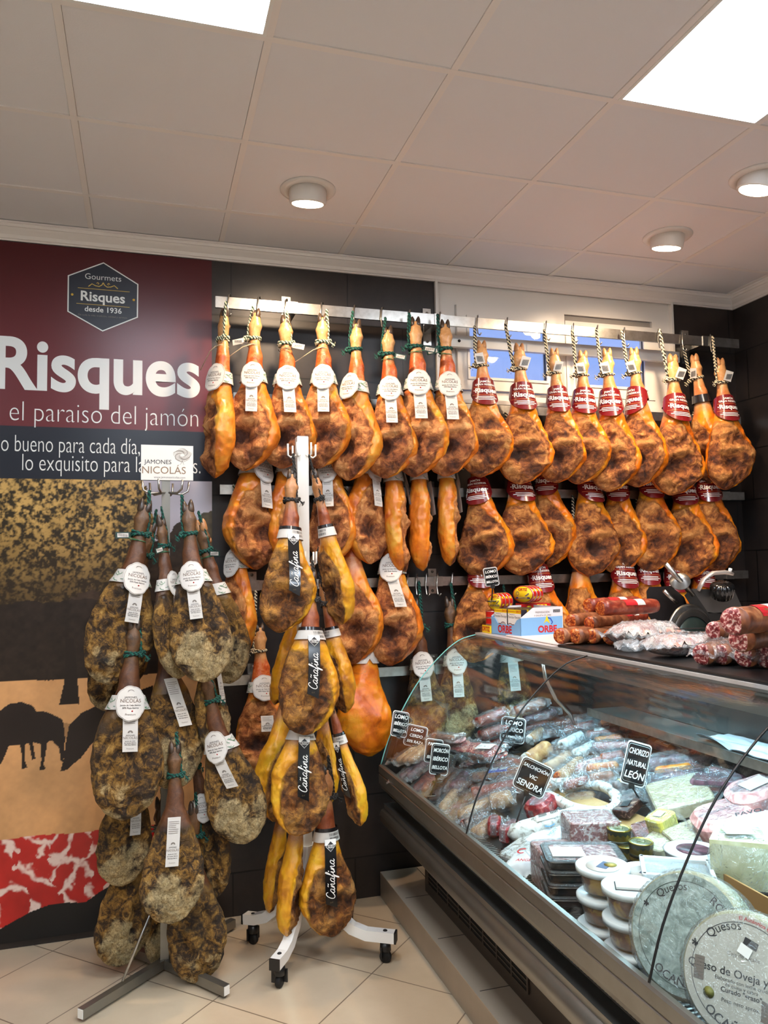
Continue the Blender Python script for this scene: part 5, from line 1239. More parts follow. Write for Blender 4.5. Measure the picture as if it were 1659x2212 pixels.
def tub(c, z, text, top, lab):
    t = thing('round_tub', text, 'tub', (c[0], c[1], z), group='round tubs of stew')
    MB().lathe([(0, .002), (.052, .002), (.063, .048), (0, .050)], STEW, n=30).obj('stew', t)
    MB().lathe([(0, 0), (.054, 0), (.066, .054), (.066, .056)], TUBM, n=30, caps=False).obj('tub_wall', t)
    MB().lathe([(.062, .058), (.064, .050), (.074, .050), (.075, .064), (.071, .067), (.067, .062), (0, .061)] if top else [(.0, .058), (.074, .050), (.075, .064), (.071, .067), (0, .064)], LIDM, n=36).obj('lid', t)
    if top:
        m = MB()
        if lab: m.lathe([(0, .0014), (.046, .0012), (.046, 0)], PAPER, c=(0, 0, .0625), n=26); m.box((.006, 0, .0645), (.05, .03, .0006), pbr('navy_print', (40, 50, 90), .5), rz=.6); m.lathe([(0, .001), (.018, .0)], pbr('gold_print', (170, 150, 70), .5), c=(.022, -.004, .0652), n=14)
        else: m.box((0, 0, .066), (.075, .05, .006), PAPER, rz=-.5); m.box((0, 0, .0615), (.08, .055, .003), INK, rz=-.5)
        m.obj('paper_label', t)
ca, cb = atZ(1302, 1868, .80), atZ(1362, 1912, .80)
for k in range(3): tub(ca, 0.80-.066-.078*(2-k), 'round clear tub of stew, '+('bottom', 'middle', 'top')[k]+' of the left tub stack', k == 2, True)
for k in range(3): tub(cb, 0.80-.066-.078*(2-k), 'round clear tub of stew, '+('bottom', 'middle', 'top')[k]+' of the right tub stack next to the cheese wheel', k == 2, False)
cc = atZ(1395, 1886, .76); tub(cc, .70, 'round clear tub behind the right tub stack', True, True)
GOLDT = pbr('gold_tin', (170, 146, 62), .28, .9); LIDT = pbr('tin_lid', (200, 206, 170), .25, .9); TDK = pbr('tin_dark_print', (30, 40, 24), .4)
def tin(u, v, h, text):
    p = deck(u, v, h); t = thing('gold_tin', text, 'tin', tuple(p), group='gold ring-pull tins')
    MB().lathe([(0, 0), (.036, 0), (.038, .002), (.037, .004), (.037, .052), (.039, .055), (.037, .057), (.0345, .054), (0, .054)], GOLDT, n=32).obj('can', t)
    MB().lathe([(.0374, .012), (.0376, .012), (.0376, .022), (.0374, .022)], TDK, n=32, caps=False).obj('lower_band', t)
    m = MB(); ring = []; 
    for zz in (0, 1): ring.append([Vector((.0376*math.cos(a), .0376*math.sin(a), .052 if zz else .040+.003*math.cos(a*14))) for a in np.linspace(0, 2*PI, 84, endpoint=False)])
    m.loft(ring, TDK, True, False); m.obj('upper_band', t)
    MB().lathe([(0, .0555), (.030, .0555), (.034, .0545)], LIDT, n=30).obj('tin_lid', t)
    m = MB(); m.tube([(.008*math.cos(a)+.004, .010*math.sin(a), .058) for a in np.linspace(0, 2*PI, 14)], .0014, LIDT, 6); m.box((-.008, 0, .0575), (.014, .006, .0015), LIDT); m.obj('ring_pull', t)
tin(1386, 1856, .03, 'gold ring-pull tin with wavy dark band, front one of three'); tin(1338, 1826, .05, 'gold ring-pull tin standing beside the pink meat block, tallest of three'); tin(1352, 1862, .0, 'low gold ring-pull tin half hidden between the two others')
sq = thing('square_tub', 'white translucent square tub with lid, above the first cheese wheel', 'tub'); p = atZ(1462, 1880, .78); pose(sq, p, -.55, False)
MB().rbox((0, 0, -.03), (.175, .125, .06), .02, TUBM).obj('tub_wall', sq); m = MB()
for s_ in (-1, 1): m.rbox((s_*.09, 0, .004), (.012, .15, .014), .005, LIDM); m.rbox((0, s_*.066, .004), (.19, .012, .014), .005, LIDM)
m.obj('lid_rim', sq); MB().rbox((0, 0, .001), (.175, .125, .003), .01, film('lid_clear', (.9, .94, .97), .25, .15)).obj('lid', sq); MB().rbox((.03, .0, -.012), (.10, .08, .02), .01, CHT).obj('contents', sq)
rt = thing('round_tub', 'wide shallow tub of dried fish behind the square tub', 'tub', tuple(atZ(1500, 1868, .74))); MB().lathe([(0, 0), (.075, 0), (.085, .04), (.088, .042), (.080, .045), (0, .043)], LIDM, n=36).obj('tub_body', rt); MB().lathe([(0, .0455), (.05, .0455), (.05, .044)], CASE_P, n=24).obj('contents', rt)
# cheese wheels leaning, printed labels
def wheel(u, v, z, rad, thick, face, rind, text, ring_ink, words, tiltx, yaw, filmy=True, red=None):
    p = atZ(u, v, z); t = thing('round_cheese', text, 'cheese'); t.matrix_world = T(*p) @ Rm(yaw, 'Z') @ Rm(PI/2-tiltx, 'X')
    MB().lathe([(0, .001), (rad*.90, .001), (rad*.97, -.006), (rad, -.02), (rad*1.01, -thick/2), (rad, -thick+.02), (rad*.96, -thick), (0, -thick)], rind, n=56).obj('wheel', t)
    m = MB(); m.lathe([(0, .0024), (rad*.93, .0020)], face, n=56, caps=False); fl = m.obj('face_label', t)
    q = MB()
    for r0, r1 in ((.86, .872), ): 
        q.lathe([(rad*r0*.93, .0030), (rad*r1*.93, .0030)], ring_ink, n=72, caps=False)
    def arc(txt, rr, a0, size, mat, b2=.0, inward=False):
        vs, fs = text_geo(txt, size, b2, 'CENTER', 0)
        f = (lambda x, y_: ((rr-y_)*math.cos(a0+x/rr), (rr-y_)*math.sin(a0+x/rr))) if inward else (lambda x, y_: ((rr+y_)*math.cos(a0-x/rr), (rr+y_)*math.sin(a0-x/rr)))
        q.add([(*f(a, c2), .0034) for a, c2, _ in vs], fs, mat)
    for w_ in words: arc(*w_)
    if red: 
        arc('El Auténtico Queso de Ocaña', rad*.87, 1.1, rad*.085, RINK, .01)
        for k, (s_, y_, sz, b2) in enumerate((('Queso de Oveja y Cabra', .02, .022, .012), ('Curado "graso"', -.25, .013, .02), ('Elaborado con leche cruda', -.10, .010, .0), ('de oveja y cabra', -.17, .010, .0), ('Peso neto aprox.', -.40, .011, .0), ('Caja de Ocaña', .30, .011, 0))):
            q.text(s_, sz, INK if k != 5 else INKG, T(0, y_*rad, .0034), b2)
        q.box((.10*rad, .52*rad, .0036), (.22*rad, .12*rad, .0006), INK, rz=-.3); q.box((.02*rad, .40*rad, .005), (.20*rad, .16*rad, .001), WINK, rz=-.4)
        q.lathe([(0, .001), (rad*.09, 0)], pbr('olive_seal', (120, 116, 50), .5), c=(-.5*rad, -.36*rad, .0036), n=18)
        for k in range(7): q.box((-.68*rad, (.12-.05*k)*rad, .0034), (.16*rad, .006, .0005), INKG)
        for k in range(6): q.box((.42*rad, (-.28-.05*k)*rad, .0034), (.22*rad, .006, .0005), INKG, rz=-.2)
    q.obj('printed_lettering', fl)
    if filmy:
        n = 60; rs = random.Random(3); rings = []
        for r_, z_ in ((rad*.90, .004), (rad*1.0, .002), (rad*1.035, -.02), (rad*1.04, -thick*.6), (rad*1.03, -thick-.004), (rad*.9, -thick-.008)):
            rings.append([Vector(((r_+rs.uniform(-.002, .003))*math.cos(2*PI*k/n), (r_+rs.uniform(-.002, .003))*math.sin(2*PI*k/n), z_+rs.uniform(-.0015, .0015))) for k in range(n)])
        w_ = MB(); w_.loft(rings, FILM, True, True, True); w_.obj('plastic_film', t)
    return t
R1 = .138
GRF = ramp_mat('grey_cheese_label', [(.38, (112, 130, 120)), (.52, (146, 164, 154)), (.66, (178, 192, 184))], 30, .45, 1.2, bump=.5)
CRF = pbr('cream_label', (204, 200, 186), .5, noise=(8, (190, 184, 168), .6)); RIND = pbr('cheese_rind', (176, 172, 138), .55, noise=(12, (140, 132, 96), .6))
stars = lambda R_, ink: [('*', R_*.74, 2.75, .03, ink, .02), ('*', R_*.74, -.25, .03, ink, .02)]
wheel(1482, 2018, .785, R1, .105, GRF, RIND, 'large wrapped cheese wheel with grey-green mouldy face leaning on the vent', pbr('dark_green_ink', (40, 60, 52), .5), [('Quesos', R1*.72, 2.05, .025, INK, .0), ('ROMERO', R1*.72, .55, .025, INK, .012), ('OCAÑA', R1*.72, -1.75, .025, INK, .012, True)]+stars(R1, INK), .42, -1.05)
wheel(1604, 2112, .77, R1*.93, .105, CRF, RIND, 'cheese wheel with cream printed label and red script, in the bottom right corner', INK, [('Quesos', R1*.70, 2.05, .025, INK, .0), ('ROMERO', R1*.70, .50, .026, INK, .012), ('OCAÑA', R1*.70, -1.85, .025, INK, .012, True)]+stars(R1, INK), .38, -1.0, red=True)
dv = thing('cardboard_divider', 'upright brown cardboard strip behind the cheese wheels', 'divider'); c, yaw, L_ = on_deck((1500, 1900), (1650, 1990), .05)
pose(dv, c, yaw, False); MB().box((0, 0, 0), (L_*1.2, .006, .13), pbr('cardboard', (164, 122, 70), .8)).obj('card', dv)
# cheese wedge and other wrapped goods on the right
wg = thing('cheese_wedge', 'big pale cheese wedge in crumpled film with white top label, right of the tubs', 'cheese'); p = atZ(1600, 1850, .82); pose(wg, p, -.5, False)
m = MB(); m.loft([[Vector(v) for v in ring] for ring in ([(-.085, -.03, -.075), (.085, -.05, -.075), (.10, .09, -.075), (-.05, .09, -.075)], [(-.085, -.025, .05), (.08, -.045, .05), (.09, .08, .05), (-.05, .08, .05)])], CHS, True, True, False); m.obj('cheese', wg)
m = MB(); m.loft([[Vector((x*1.06, y*1.06, z*1.05)) for x, y, z in ring] for ring in ([(-.085, -.03, -.075), (.085, -.05, -.075), (.10, .09, -.075), (-.05, .09, -.075)], [(-.088, -.03, .02), (.085, -.05, .02), (.095, .085, .02), (-.05, .085, .02)], [(-.06, -.02, .055), (.05, -.03, .06), (.06, .06, .06), (-.03, .06, .056)])], FILM, True, True, True); m.obj('plastic_film', wg)
MB().box((.0, .02, .0635), (.08, .06, .001), PAPER, rz=.1).obj('paper_label', wg)
block((1470, 1722), (.20, .22, .055), -.45, CHT, 'large square vacuum packed beige piece behind the yellow one', h=.03, name='wrapped_cheese', cat='cheese', seed=4, rad=.02)
block((1430, 1778), (.085, .075, .06), .2, BUT, 'small bright yellow wrapped piece in the middle right of the display', h=.04, name='wrapped_cheese', cat='cheese', seed=6, rad=.016, lab=PAPER)
block((1552, 1690), (.085, .19, .04), .45, CASE_P, 'dark purple pointed piece in film behind the beige one', h=.06, name='cured_meat_piece', seed=7, rad=.03)
block((1566, 1778), (.19, .17, .085), -.35, PINKM, 'large pink cooked ham half in film, cut face up', h=.03, name='cooked_ham', seed=8, rad=.06)
block((1640, 1722), (.20, .15, .09), -.3, PINKM, 'cooked ham half with a white back label at the right edge', h=.05, name='cooked_ham', seed=9, rad=.06, lab=PAPER)
pv = papbag((1640, 1800), (.20, .15, .09), -.55, 'white package lettered PAVO at the right edge', INK, [('PAVO', -.01, .02, .030)], 11, .05)
block((1425, 1826), (.11, .10, .04), .3, CHS, 'clear wrapped cheese piece behind the front gold tin', h=.02, name='wrapped_cheese', cat='cheese', seed=12)
block((1490, 1810), (.13, .12, .05), -.2, CHT, 'clear wrapped pale piece with folded brown paper, right of the yellow one', h=.02, name='wrapped_cheese', cat='cheese', seed=13)
block((1400, 1795), (.10, .12, .02), -.4, CASE_R, 'orange-red netted pack between the ring sausage and the yellow piece', h=.0, name='netted_pack', seed=14)
block((1355, 1745), (.10, .07, .03), .4, CASE_D, 'small dark labelled box on the wooden board', h=.03, name='dark_packet', cat='packet', seed=15, filmy=False, lab=BLACKP)
# ---- back pile
sausage((930, 1590), (985, 1596), .014, CASE_B, 'small brown packet at the back beside the glass end', h=.01)
sausage((1030, 1562), (1095, 1536), .024, CASE_R, 'red cured loin packet at the top left of the back pile', cut=LOMO, h=.03, name='cured_loin', cat='meat')
sausage((1036, 1590), (1104, 1566), .026, CASE_R, 'red cured loin packet in the middle of the back pile, left side', cut=LOMO, h=.03, name='cured_loin', cat='meat')
sausage((1062, 1612), (1130, 1588), .026, CASE_R, 'dark red cured loin piece just left of the lomo price sign', cut=LOMO, h=.03, name='cured_loin', cat='meat')
sausage((1118, 1600), (1170, 1580), .024, CASE_R, 'red piece directly behind the lomo price sign', h=.03, name='cured_loin', cat='meat')
sausage((1112, 1536), (1182, 1516), .022, CASE_B, 'brown sausage on the summit of the back pile', cut=LOMO, h=.06)
sausage((1130, 1556), (1206, 1536), .020, CASE_P, 'purple sausage second from the summit of the back pile', cut=SAL, h=.05)
sausage((1130, 1576), (1188, 1558), .020, CASE_R, 'red sausage below the purple one on the back pile', cut=CHO, h=.04)
for k, (a, b2, wh) in enumerate((((1160, 1572), (1268, 1552), 'upper'), ((1166, 1586), (1276, 1568), 'lower'))): sausage(a, b2, .017, CASE_D, 'long dark speckled sausage, '+wh+' one of a pair at the back', h=.05)
sausage((1146, 1600), (1172, 1578), .027, CASE_T, 'stubby salami with mouldy green cut end behind the sign', cut=CASE_W, h=.04)
sausage((1138, 1646), (1190, 1612), .038, CASE_T, 'fat salami with a round white end facing left', cut=CASE_W, h=.02, filmy=False)
sausage((1176, 1630), (1216, 1606), .020, CASE_D, 'black wrapped piece right of the fat white-ended salami', h=.03)
sausage((1176, 1664), (1238, 1628), .025, CASE_T, 'tan chorizo with an orange cut face pointing left', cut=CHO, h=.02)
sausage((1206, 1684), (1262, 1640), .028, CASE_T, 'tan chorizo with a long slanted cut, right of the first one', cut=CHO, h=.02)
sausage((1240, 1668), (1318, 1640), .026, PINKM, 'pink sausage in loose film right of the cut chorizos', h=.02)
sausage((1212, 1612), (1262, 1586), .024, CASE_W, 'short white sausage with a rounded end in the middle of the pile', cut=CASE_W, h=.05)
sausage((1236, 1634), (1290, 1606), .023, CASE_W, 'small white floury sausage under the short one', h=.04)
sausage((1272, 1612), (1382, 1610), .017, PINKM, 'thin pale sausage lying across the middle of the pile', h=.05)
sausage((1262, 1590), (1345, 1574), .022, CASE_R, 'orange-red chorizo packet with white label at the back', lab=(PAPER, ''), h=.05)
sausage((1280, 1602), (1352, 1592), .018, ORNG, 'amber packet just below the orange-red one', h=.05)
sausage((1215, 1580), (1290, 1562), .020, CASE_R, 'thin red packet between the dark sausages and the orange one', h=.05)
for k, (a, b2) in enumerate((((1290, 1560), (1440, 1566)), ((1330, 1574), (1480, 1592)), ((1400, 1584), (1496, 1612)), ((1396, 1600), (1482, 1632)))):
    sausage(a, b2, .022, CASE_R if k % 2 else CASE_B, ('upper', 'second', 'third', 'lowest')[k]+' long chorizo with a pink paper band in the row under the inner shelf', h=.05, filmy=False, lab=(pbr('kraft_pink', (206, 150, 122), .6), ''))
sausage((1394, 1650), (1546, 1634), .026, CASE_P, 'long dark salami right of the chorizo price sign', h=.05)
sausage((1400, 1690), (1530, 1672), .026, CASE_P, 'purple salami in front of the long dark one', h=.04)
sausage((1410, 1668), (1500, 1656), .018, ORNG, 'amber chorizo tucked between the two dark salamis', h=.05, filmy=False)
sausage((1530, 1668), (1600, 1680), .022, CASE_P, 'dark packet with glossy folded film under the inner shelf', h=.06)
sausage((1214, 1700), (1276, 1682), .018, CASE_R, 'small red packet at the left rim of the ring sausage', h=.05)
sausage((1262, 1662), (1340, 1652), .018, ORNG, 'yellow-orange wrapped strip behind the ring sausage', h=.05)
sausage((1270, 1684), (1330, 1674), .020, CASE_B, 'brown film-wrapped piece on the far rim of the ring sausage', h=.05)
sausage((1300, 1640), (1352, 1630), .022, CASE_R, 'red round-ended piece left of the chorizo price sign', cut=CHO, h=.05)
sausage((1322, 1706), (1382, 1680), .024, CASE_D, 'dark bagged piece with yellow label under the chorizo price sign', lab=(BUT, ''), h=.04)
sausage((1336, 1736), (1392, 1712), .018, CASE_D, 'blackish bagged sausage at the foot of the chorizo price sign', h=.03)
sausage((1224, 1722), (1290, 1716), .016, CASE_T, 'wrapped packet lying inside the ring sausage', h=.0)
for k, (a, b2) in enumerate((((1010, 1632), (1060, 1640)), ((1090, 1642), (1150, 1652)), ((1060, 1660), (1112, 1650)), ((1130, 1690), (1180, 1672)), ((1340, 1625), (1392, 1606)), ((1070, 1690), (1110, 1676)))):
    sausage(a, b2, .016, (CASE_B, CASE_R, CASE_P, CASE_T, CASE_R, CASE_B)[k], ('small brown packet squeezed between the two slice packets', 'small red packet in front of the fat white-ended salami', 'small purple packet behind the long blue labelled sausage', 'small tan packet above the middle price sign', 'red chorizo end touching the top of the chorizo price sign', 'small brown packet just below the long blue labelled sausage')[k], h=.02)
# ---- price signs on stems
CARD = pbr('chalk_card', (13, 14, 15), .8, spec=.2)
def sign(cu, cv, fu, fv, wpx, hpx, roll, turn, lines, text, h0=0.0, zfoot=None):
    while zfoot is None and deck(fu, fv, h0)[1] > CY0-.04: h0 += .01
    f = Vector(deck(fu, fv, h0)) if zfoot is None else Vector(atY(fu, fv, zfoot)); c = Vector(atY(cu, cv, f.y)); dist = (c-Vector(CAM)).length; w_, h_ = wpx*dist/F_PX/max(.5, math.cos(turn)), hpx*dist/F_PX
    t = thing('price_sign', text, 'price sign', tuple(f), group='black price signs')
    d = c-f
    to = Vector(CAM)-c; yaw = math.atan2(to.y, to.x)+PI/2+turn
    M = T(*d) @ Rm(yaw, 'Z') @ Rm(PI/2-.12, 'X') @ Rm(roll, 'Z')
    def rr(q, a, b2, r_, mat, z):
        pts = []
        for sx, sy, a0 in ((1, 1, 0), (-1, 1, PI/2), (-1, -1, PI), (1, -1, 1.5*PI)):
            for i in range(6):
                an = a0+PI/2*i/5; pts.append((sx*(a/2-r_)+r_*math.cos(an), sy*(b2/2-r_)+r_*math.sin(an), z))
        q.add([M @ Vector(p) for p in pts], [tuple(range(24))], mat)
        q.add([M @ Vector((p[0], p[1], p[2]-.002)) for p in pts], [tuple(range(23, -1, -1))], mat)
    q = MB(); k = min(w_, h_)
    rr(q, w_, h_, k*.14, WINK, 0); rr(q, w_*.93, h_*.93, k*.12, CARD, .0016+.001); rr(q, w_*.87, h_*.87, k*.10, WINK, .0034); rr(q, w_*.855, h_*.855, k*.095, CARD, .0044)
    n = len(lines)
    for i, (s_, sz) in enumerate(lines):
        gx = [v[0] for v in text_geo(s_, 1.0, 0, 'CENTER', .15)[0]]; sz *= 1.1; kx = min(1.0, .80*w_/(h_*sz*(max(gx)-min(gx))))
        q.text(s_, h_*sz, WINK, M @ T(0, h_*(.27-.54*i/max(1, n-1)), .0055), .02, 'CENTER', kx, .15)
    q.obj('card', t)
    s2 = MB(); bot = M @ Vector((0, -h_/2-.002, -.002)); s2.tube([(0, 0, 0), tuple(bot.lerp(Vector((0, 0, 0)), .3)), tuple(bot)], .0035, BLACKP, 8)
    s2.box(tuple(bot), (.02, .012, .018), BLACKP, rz=yaw); s2.obj('stem', t)
    MB().rbox((0, 0, .003), (.045, .03, .006), .008, BLACKP if zfoot is None else BLACKP).obj('base', t)
sign(864, 1564, 845, 1640, 34, 52, -.25, .55, [('LOMO', .2), ('IBÉRICO', .16), ('BELLOTA', .14)], 'price sign farthest left, at the glass end of the counter')
sign(898, 1590, 870, 1676, 46, 44, -.25, .2, [('LOMO', .19), ('CERDO', .17), ('50% RAZA', .16)], 'second price sign from the left, reading a loin price', .06)
sign(937, 1622, 945, 1690, 36, 48, -.2, .35, [('PALETA', .18), ('IBÉRICA', .16)], 'rear one of two overlapping price signs', .12)
sign(950, 1640, 930, 1720, 38, 62, -.2, .45, [('MORCÓN', .16), ('IBÉRICO', .16), ('BELLOTA', .14)], 'front one of two overlapping price signs', .08)
sign(1108, 1577, 1113, 1625, 50, 52, -.14, .1, [('LOMO', .21), ('IBÉRICO', .19), ('SIN PIMENTÓN', .115)], 'price sign reading lomo without paprika in the back pile', .03)
sign(1151, 1679, 1096, 1836, 66, 66, -.42, .0, [('SALCHICHÓN', .13), ('VIC', .15), ('SENDRA', .23)], 'large front price sign on a long black stem')
sign(1374, 1650, 1390, 1740, 46, 84, -.28, .25, [('CHORIZO', .17), ('NATURAL', .15), ('LEÓN', .20)], 'price sign reading chorizo in the right half of the display', .02)
sign(1061, 1246, 1062, 1300, 30, 40, .12, .1, [('LOMO', .18), ('IBÉRICO', .17), ('BELLOTA', .15)], 'small price sign standing above the red tins on the counter top', 0, -.40)

# ================================================================ on top of the counter
ZT = 1.3105
RED = pbr('tin_red', (200, 30, 28), .3, .2); YEL = pbr('tin_yellow', (240, 206, 30), .4); TRIM = pbr('tin_rim', (214, 190, 190), .3, .8)
ob = thing('cardboard_display_box', 'low red and yellow cardboard box holding stacked tins, left of the blue box', 'box', (1.865, -.345, ZT))
m = MB(); m.box((.07, 0, .003), (.19, .088, .006), RED); m.box((-.025, 0, .018), (.004, .088, .036), YEL); m.box((.165, 0, .018), (.004, .088, .036), YEL); m.box((.07, -.044, .018), (.19, .004, .036), YEL); m.box((.07, .044, .018), (.19, .004, .036), RED); m.obj('box_tray', ob)
m = MB(); m.text('ORTIZ', .030, RINK, T(.05, -.0465, .018) @ Rm(PI/2, 'X'), .03); m.text('ORTIZ', .030, RINK, T(-.0275, 0, .018) @ Rm(-PI/2, 'Z') @ Rm(PI/2, 'X'), .03); m.obj('lettering', ob)
def rtin(M, r_, hh, text, oval=1.0, grp='round red tins', face=True):
    t = thing('fish_tin', text, 'tin', group=grp); t.matrix_world = M
    MB().lathe([(0, 0), (r_*.97, 0), (r_, .003), (r_*.985, .005), (r_*.985, hh-.005), (r_, hh-.003), (r_*.97, hh)], RED, n=40, sy=oval).obj('can', t)
    m = MB()
    for z in (0.002, hh-.002): m.lathe([(r_*.985, z-.002), (r_*1.015, z), (r_*.985, z+.002)], TRIM, n=40, sy=oval, caps=False)
    m.obj('rim', t)
    q = MB()
    for a in (-1.9, -1.2, -.4, .5, 1.4, 2.4):
        for k in range(6):
            b2 = a+.05*(k-2.5); x, y = r_*.992*math.cos(b2), r_*.992*oval*math.sin(b2); x1, y1 = r_*.992*math.cos(b2+.05), r_*.992*oval*math.sin(b2+.05); zt = hh*(.5+.26*math.sqrt(max(0, 1-((k-2.5)/3)**2)))
            q.add([(x, y, hh*.3), (x1, y1, hh*.3), (x1, y1, zt), (x, y, zt)], [(0, 1, 2, 3)], YEL)
    q.obj('side_print', t)
    if face:
        f = MB(); f.lathe([(0, .001), (r_*.90, .0008), (r_*.90, 0)], YEL, c=(0, 0, hh), n=40, sy=oval)
        f.text('ORTIZ', r_*.42*oval, RINK, T(0, r_*.55*oval, hh+.0016), .04, 'CENTER', 1.1)
        f.add([(x*r_, y*r_*oval, hh+.0016) for x, y in ((-.72, -.5), (.72, -.5), (.62, -.30), (-.62, -.30))], [(0, 1, 2, 3)], pbr('tin_navy', (40, 34, 90), .4))
        f.text('BONITO DEL NORTE', r_*.14*oval, YEL, T(0, -r_*.40*oval, hh+.0024), .03)
        f.stroke([(-.5*r_+.12*r_*math.cos(a), .1*r_*oval+.22*r_*oval*math.sin(a)) for a in np.linspace(0, 6.28, 16)], .003, INKG, lambda x, y: (x, y, hh+.0016))
        f.add([(x*r_, y*r_*oval, hh+.0016) for x, y in ((.15, -.2), (.55, .2), (.62, .05), (.35, -.22))], [(0, 1, 2, 3)], INKG); f.obj('lid_print', t)
    return t
for k in range(3):
    rtin(T(1.882, -.345, ZT+.008+k*.033), .040, .031, ('lowest', 'middle', 'top')[k]+' round red tin of the left stack in the cardboard box', face=False)
    if k < 3: rtin(T(1.966, -.345, ZT+.008+k*.033), .040, .031, ('lowest', 'middle', 'top')[k]+' round red tin of the second stack in the cardboard box', face=False)
for k in range(3):
    rtin(T(1.893+.033*k*.86, -.375+.033*k*.5, ZT+.108+.042) @ Rm(-2.6, 'Z') @ Rm(PI/2, 'Y') @ Rm(PI/2, 'Z'), .042, .031, ('front', 'middle', 'rear')[k]+' round red tin lying on its side above the stacked ones')
bx = thing('small_carton', 'small red carton with yellow sun print carrying the oval tins', 'carton', (2.095, -.345, ZT+.10), (0, 0, -.15))
m = MB(); m.box((0, 0, .018), (.15, .09, .036), RED); m.box((0, 0, -.05), (.14, .085, .10), pbr('carton_white', (220, 206, 200), .5)); m.box((.03, -.0455, .018), (.05, .001, .028), YEL); m.text('OR', .03, RINK, T(.03, -.0465, .018) @ Rm(PI/2, 'X'), .03)
m.lathe([(0, .001), (.014, .0)], YEL, c=(-.035, -.0455, .014), n=14, M=Rm(PI/2, 'X')); m.obj('carton_body', bx)
for k in range(3):
    rtin(T(2.045+.026*k, -.375+.018*k, ZT+.137+.045) @ Rm(-2.75+.05*k, 'Z') @ Rm(PI/2, 'Y') @ Rm(PI/2, 'Z'), .066, .025, ('front', 'middle', 'rear')[k]+' large oval yellow-faced tin standing upright', .64, 'oval tins')
# blue box
BB = thing('open_display_box', 'light blue open cardboard box of seafood cartons on the counter top', 'box', (1.845, -.395, ZT)); BB.rotation_euler = (0, 0, -1.45)
BLU = pbr('box_blue', (126, 176, 222), .5); BLW = pbr('box_white', (224, 222, 226), .5)
W_, D_, H_ = .25, .23, .13
def poly(m, pts, mat, off): # thin board with thickness along off
    n = len(pts); o = Vector(off); v = [Vector(p) for p in pts]+[Vector(p)+o for p in pts]
    m.add(v, [tuple(range(n)), tuple(range(2*n-1, n-1, -1))]+[(i, n+i, n+(i+1) % n, (i+1) % n) for i in range(n)], mat)
m = MB(); poly(m, [(0, 0, 0), (W_, 0, 0), (W_, 0, .085), (W_-.03, 0, .075), (W_-.055, 0, .05), (.06, 0, .05), (.035, 0, .075), (0, 0, .085)], BLU, (0, .003, 0)); m.obj('front_panel', BB)
for x in (0, W_-.003):
    m = MB(); poly(m, [(x, 0, 0), (x, D_, 0), (x, D_, .088), (x, 0, .085)], BLU, (.003, 0, 0)); poly(m, [(x, 0, .085), (x, D_, .088), (x, D_, H_), (x, .07, H_)], BLW, (.003, 0, 0)); m.obj('side_panel', BB)
m = MB(); poly(m, [(0, D_, 0), (W_, D_, 0), (W_, D_, H_), (0, D_, H_)], BLW, (0, .003, 0)); poly(m, [(0, 0, 0), (W_, 0, 0), (W_, D_, 0), (0, D_, 0)], BLU, (0, 0, .003)); m.obj('back_panel', BB)
m = MB(); m.text('ORBE', .048, RINK, T(W_*.47, -.001, .026) @ Rm(PI/2, 'X'), .035)
m.obj('front_lettering', BB); m = MB(); m.text('ORBE', .042, RINK, T(W_+.001, .145, .030) @ Rm(PI/2, 'Z') @ Rm(PI/2, 'X'), .035)
MS = T(W_+.0012, .145, .07) @ Rm(PI/2, 'Z') @ Rm(PI/2, 'X')
m.add([MS @ Vector(p) for p in ((-.022, -.014, 0), (-.004, -.002, 0), (.016, -.016, 0), (.006, .004, 0), (-.002, .026, 0), (-.010, .004, 0))], [(0, 1, 4, 5), (1, 2, 3, 4)], YEL)
m.stroke([(.004, .012), (.018, .008), (.028, -.008), (.022, -.018)], .006, BLUELB, lambda a, b2: MS @ Vector((a, b2, -.0002)))
m.text('PREPARACIÓN', .012, INKG, T(W_+.001, .12, .108) @ Rm(PI/2, 'Z') @ Rm(PI/2, 'X')); m.text('A GALLETA DE ORBE', .010, INKG, T(W_+.001, .12, .094) @ Rm(PI/2, 'Z') @ Rm(PI/2, 'X'))
for k in range(10): m.box((W_+.0012, .180+.004*k, .112), (.0006, .002, .014), INK)
m.obj('side_lettering', BB)
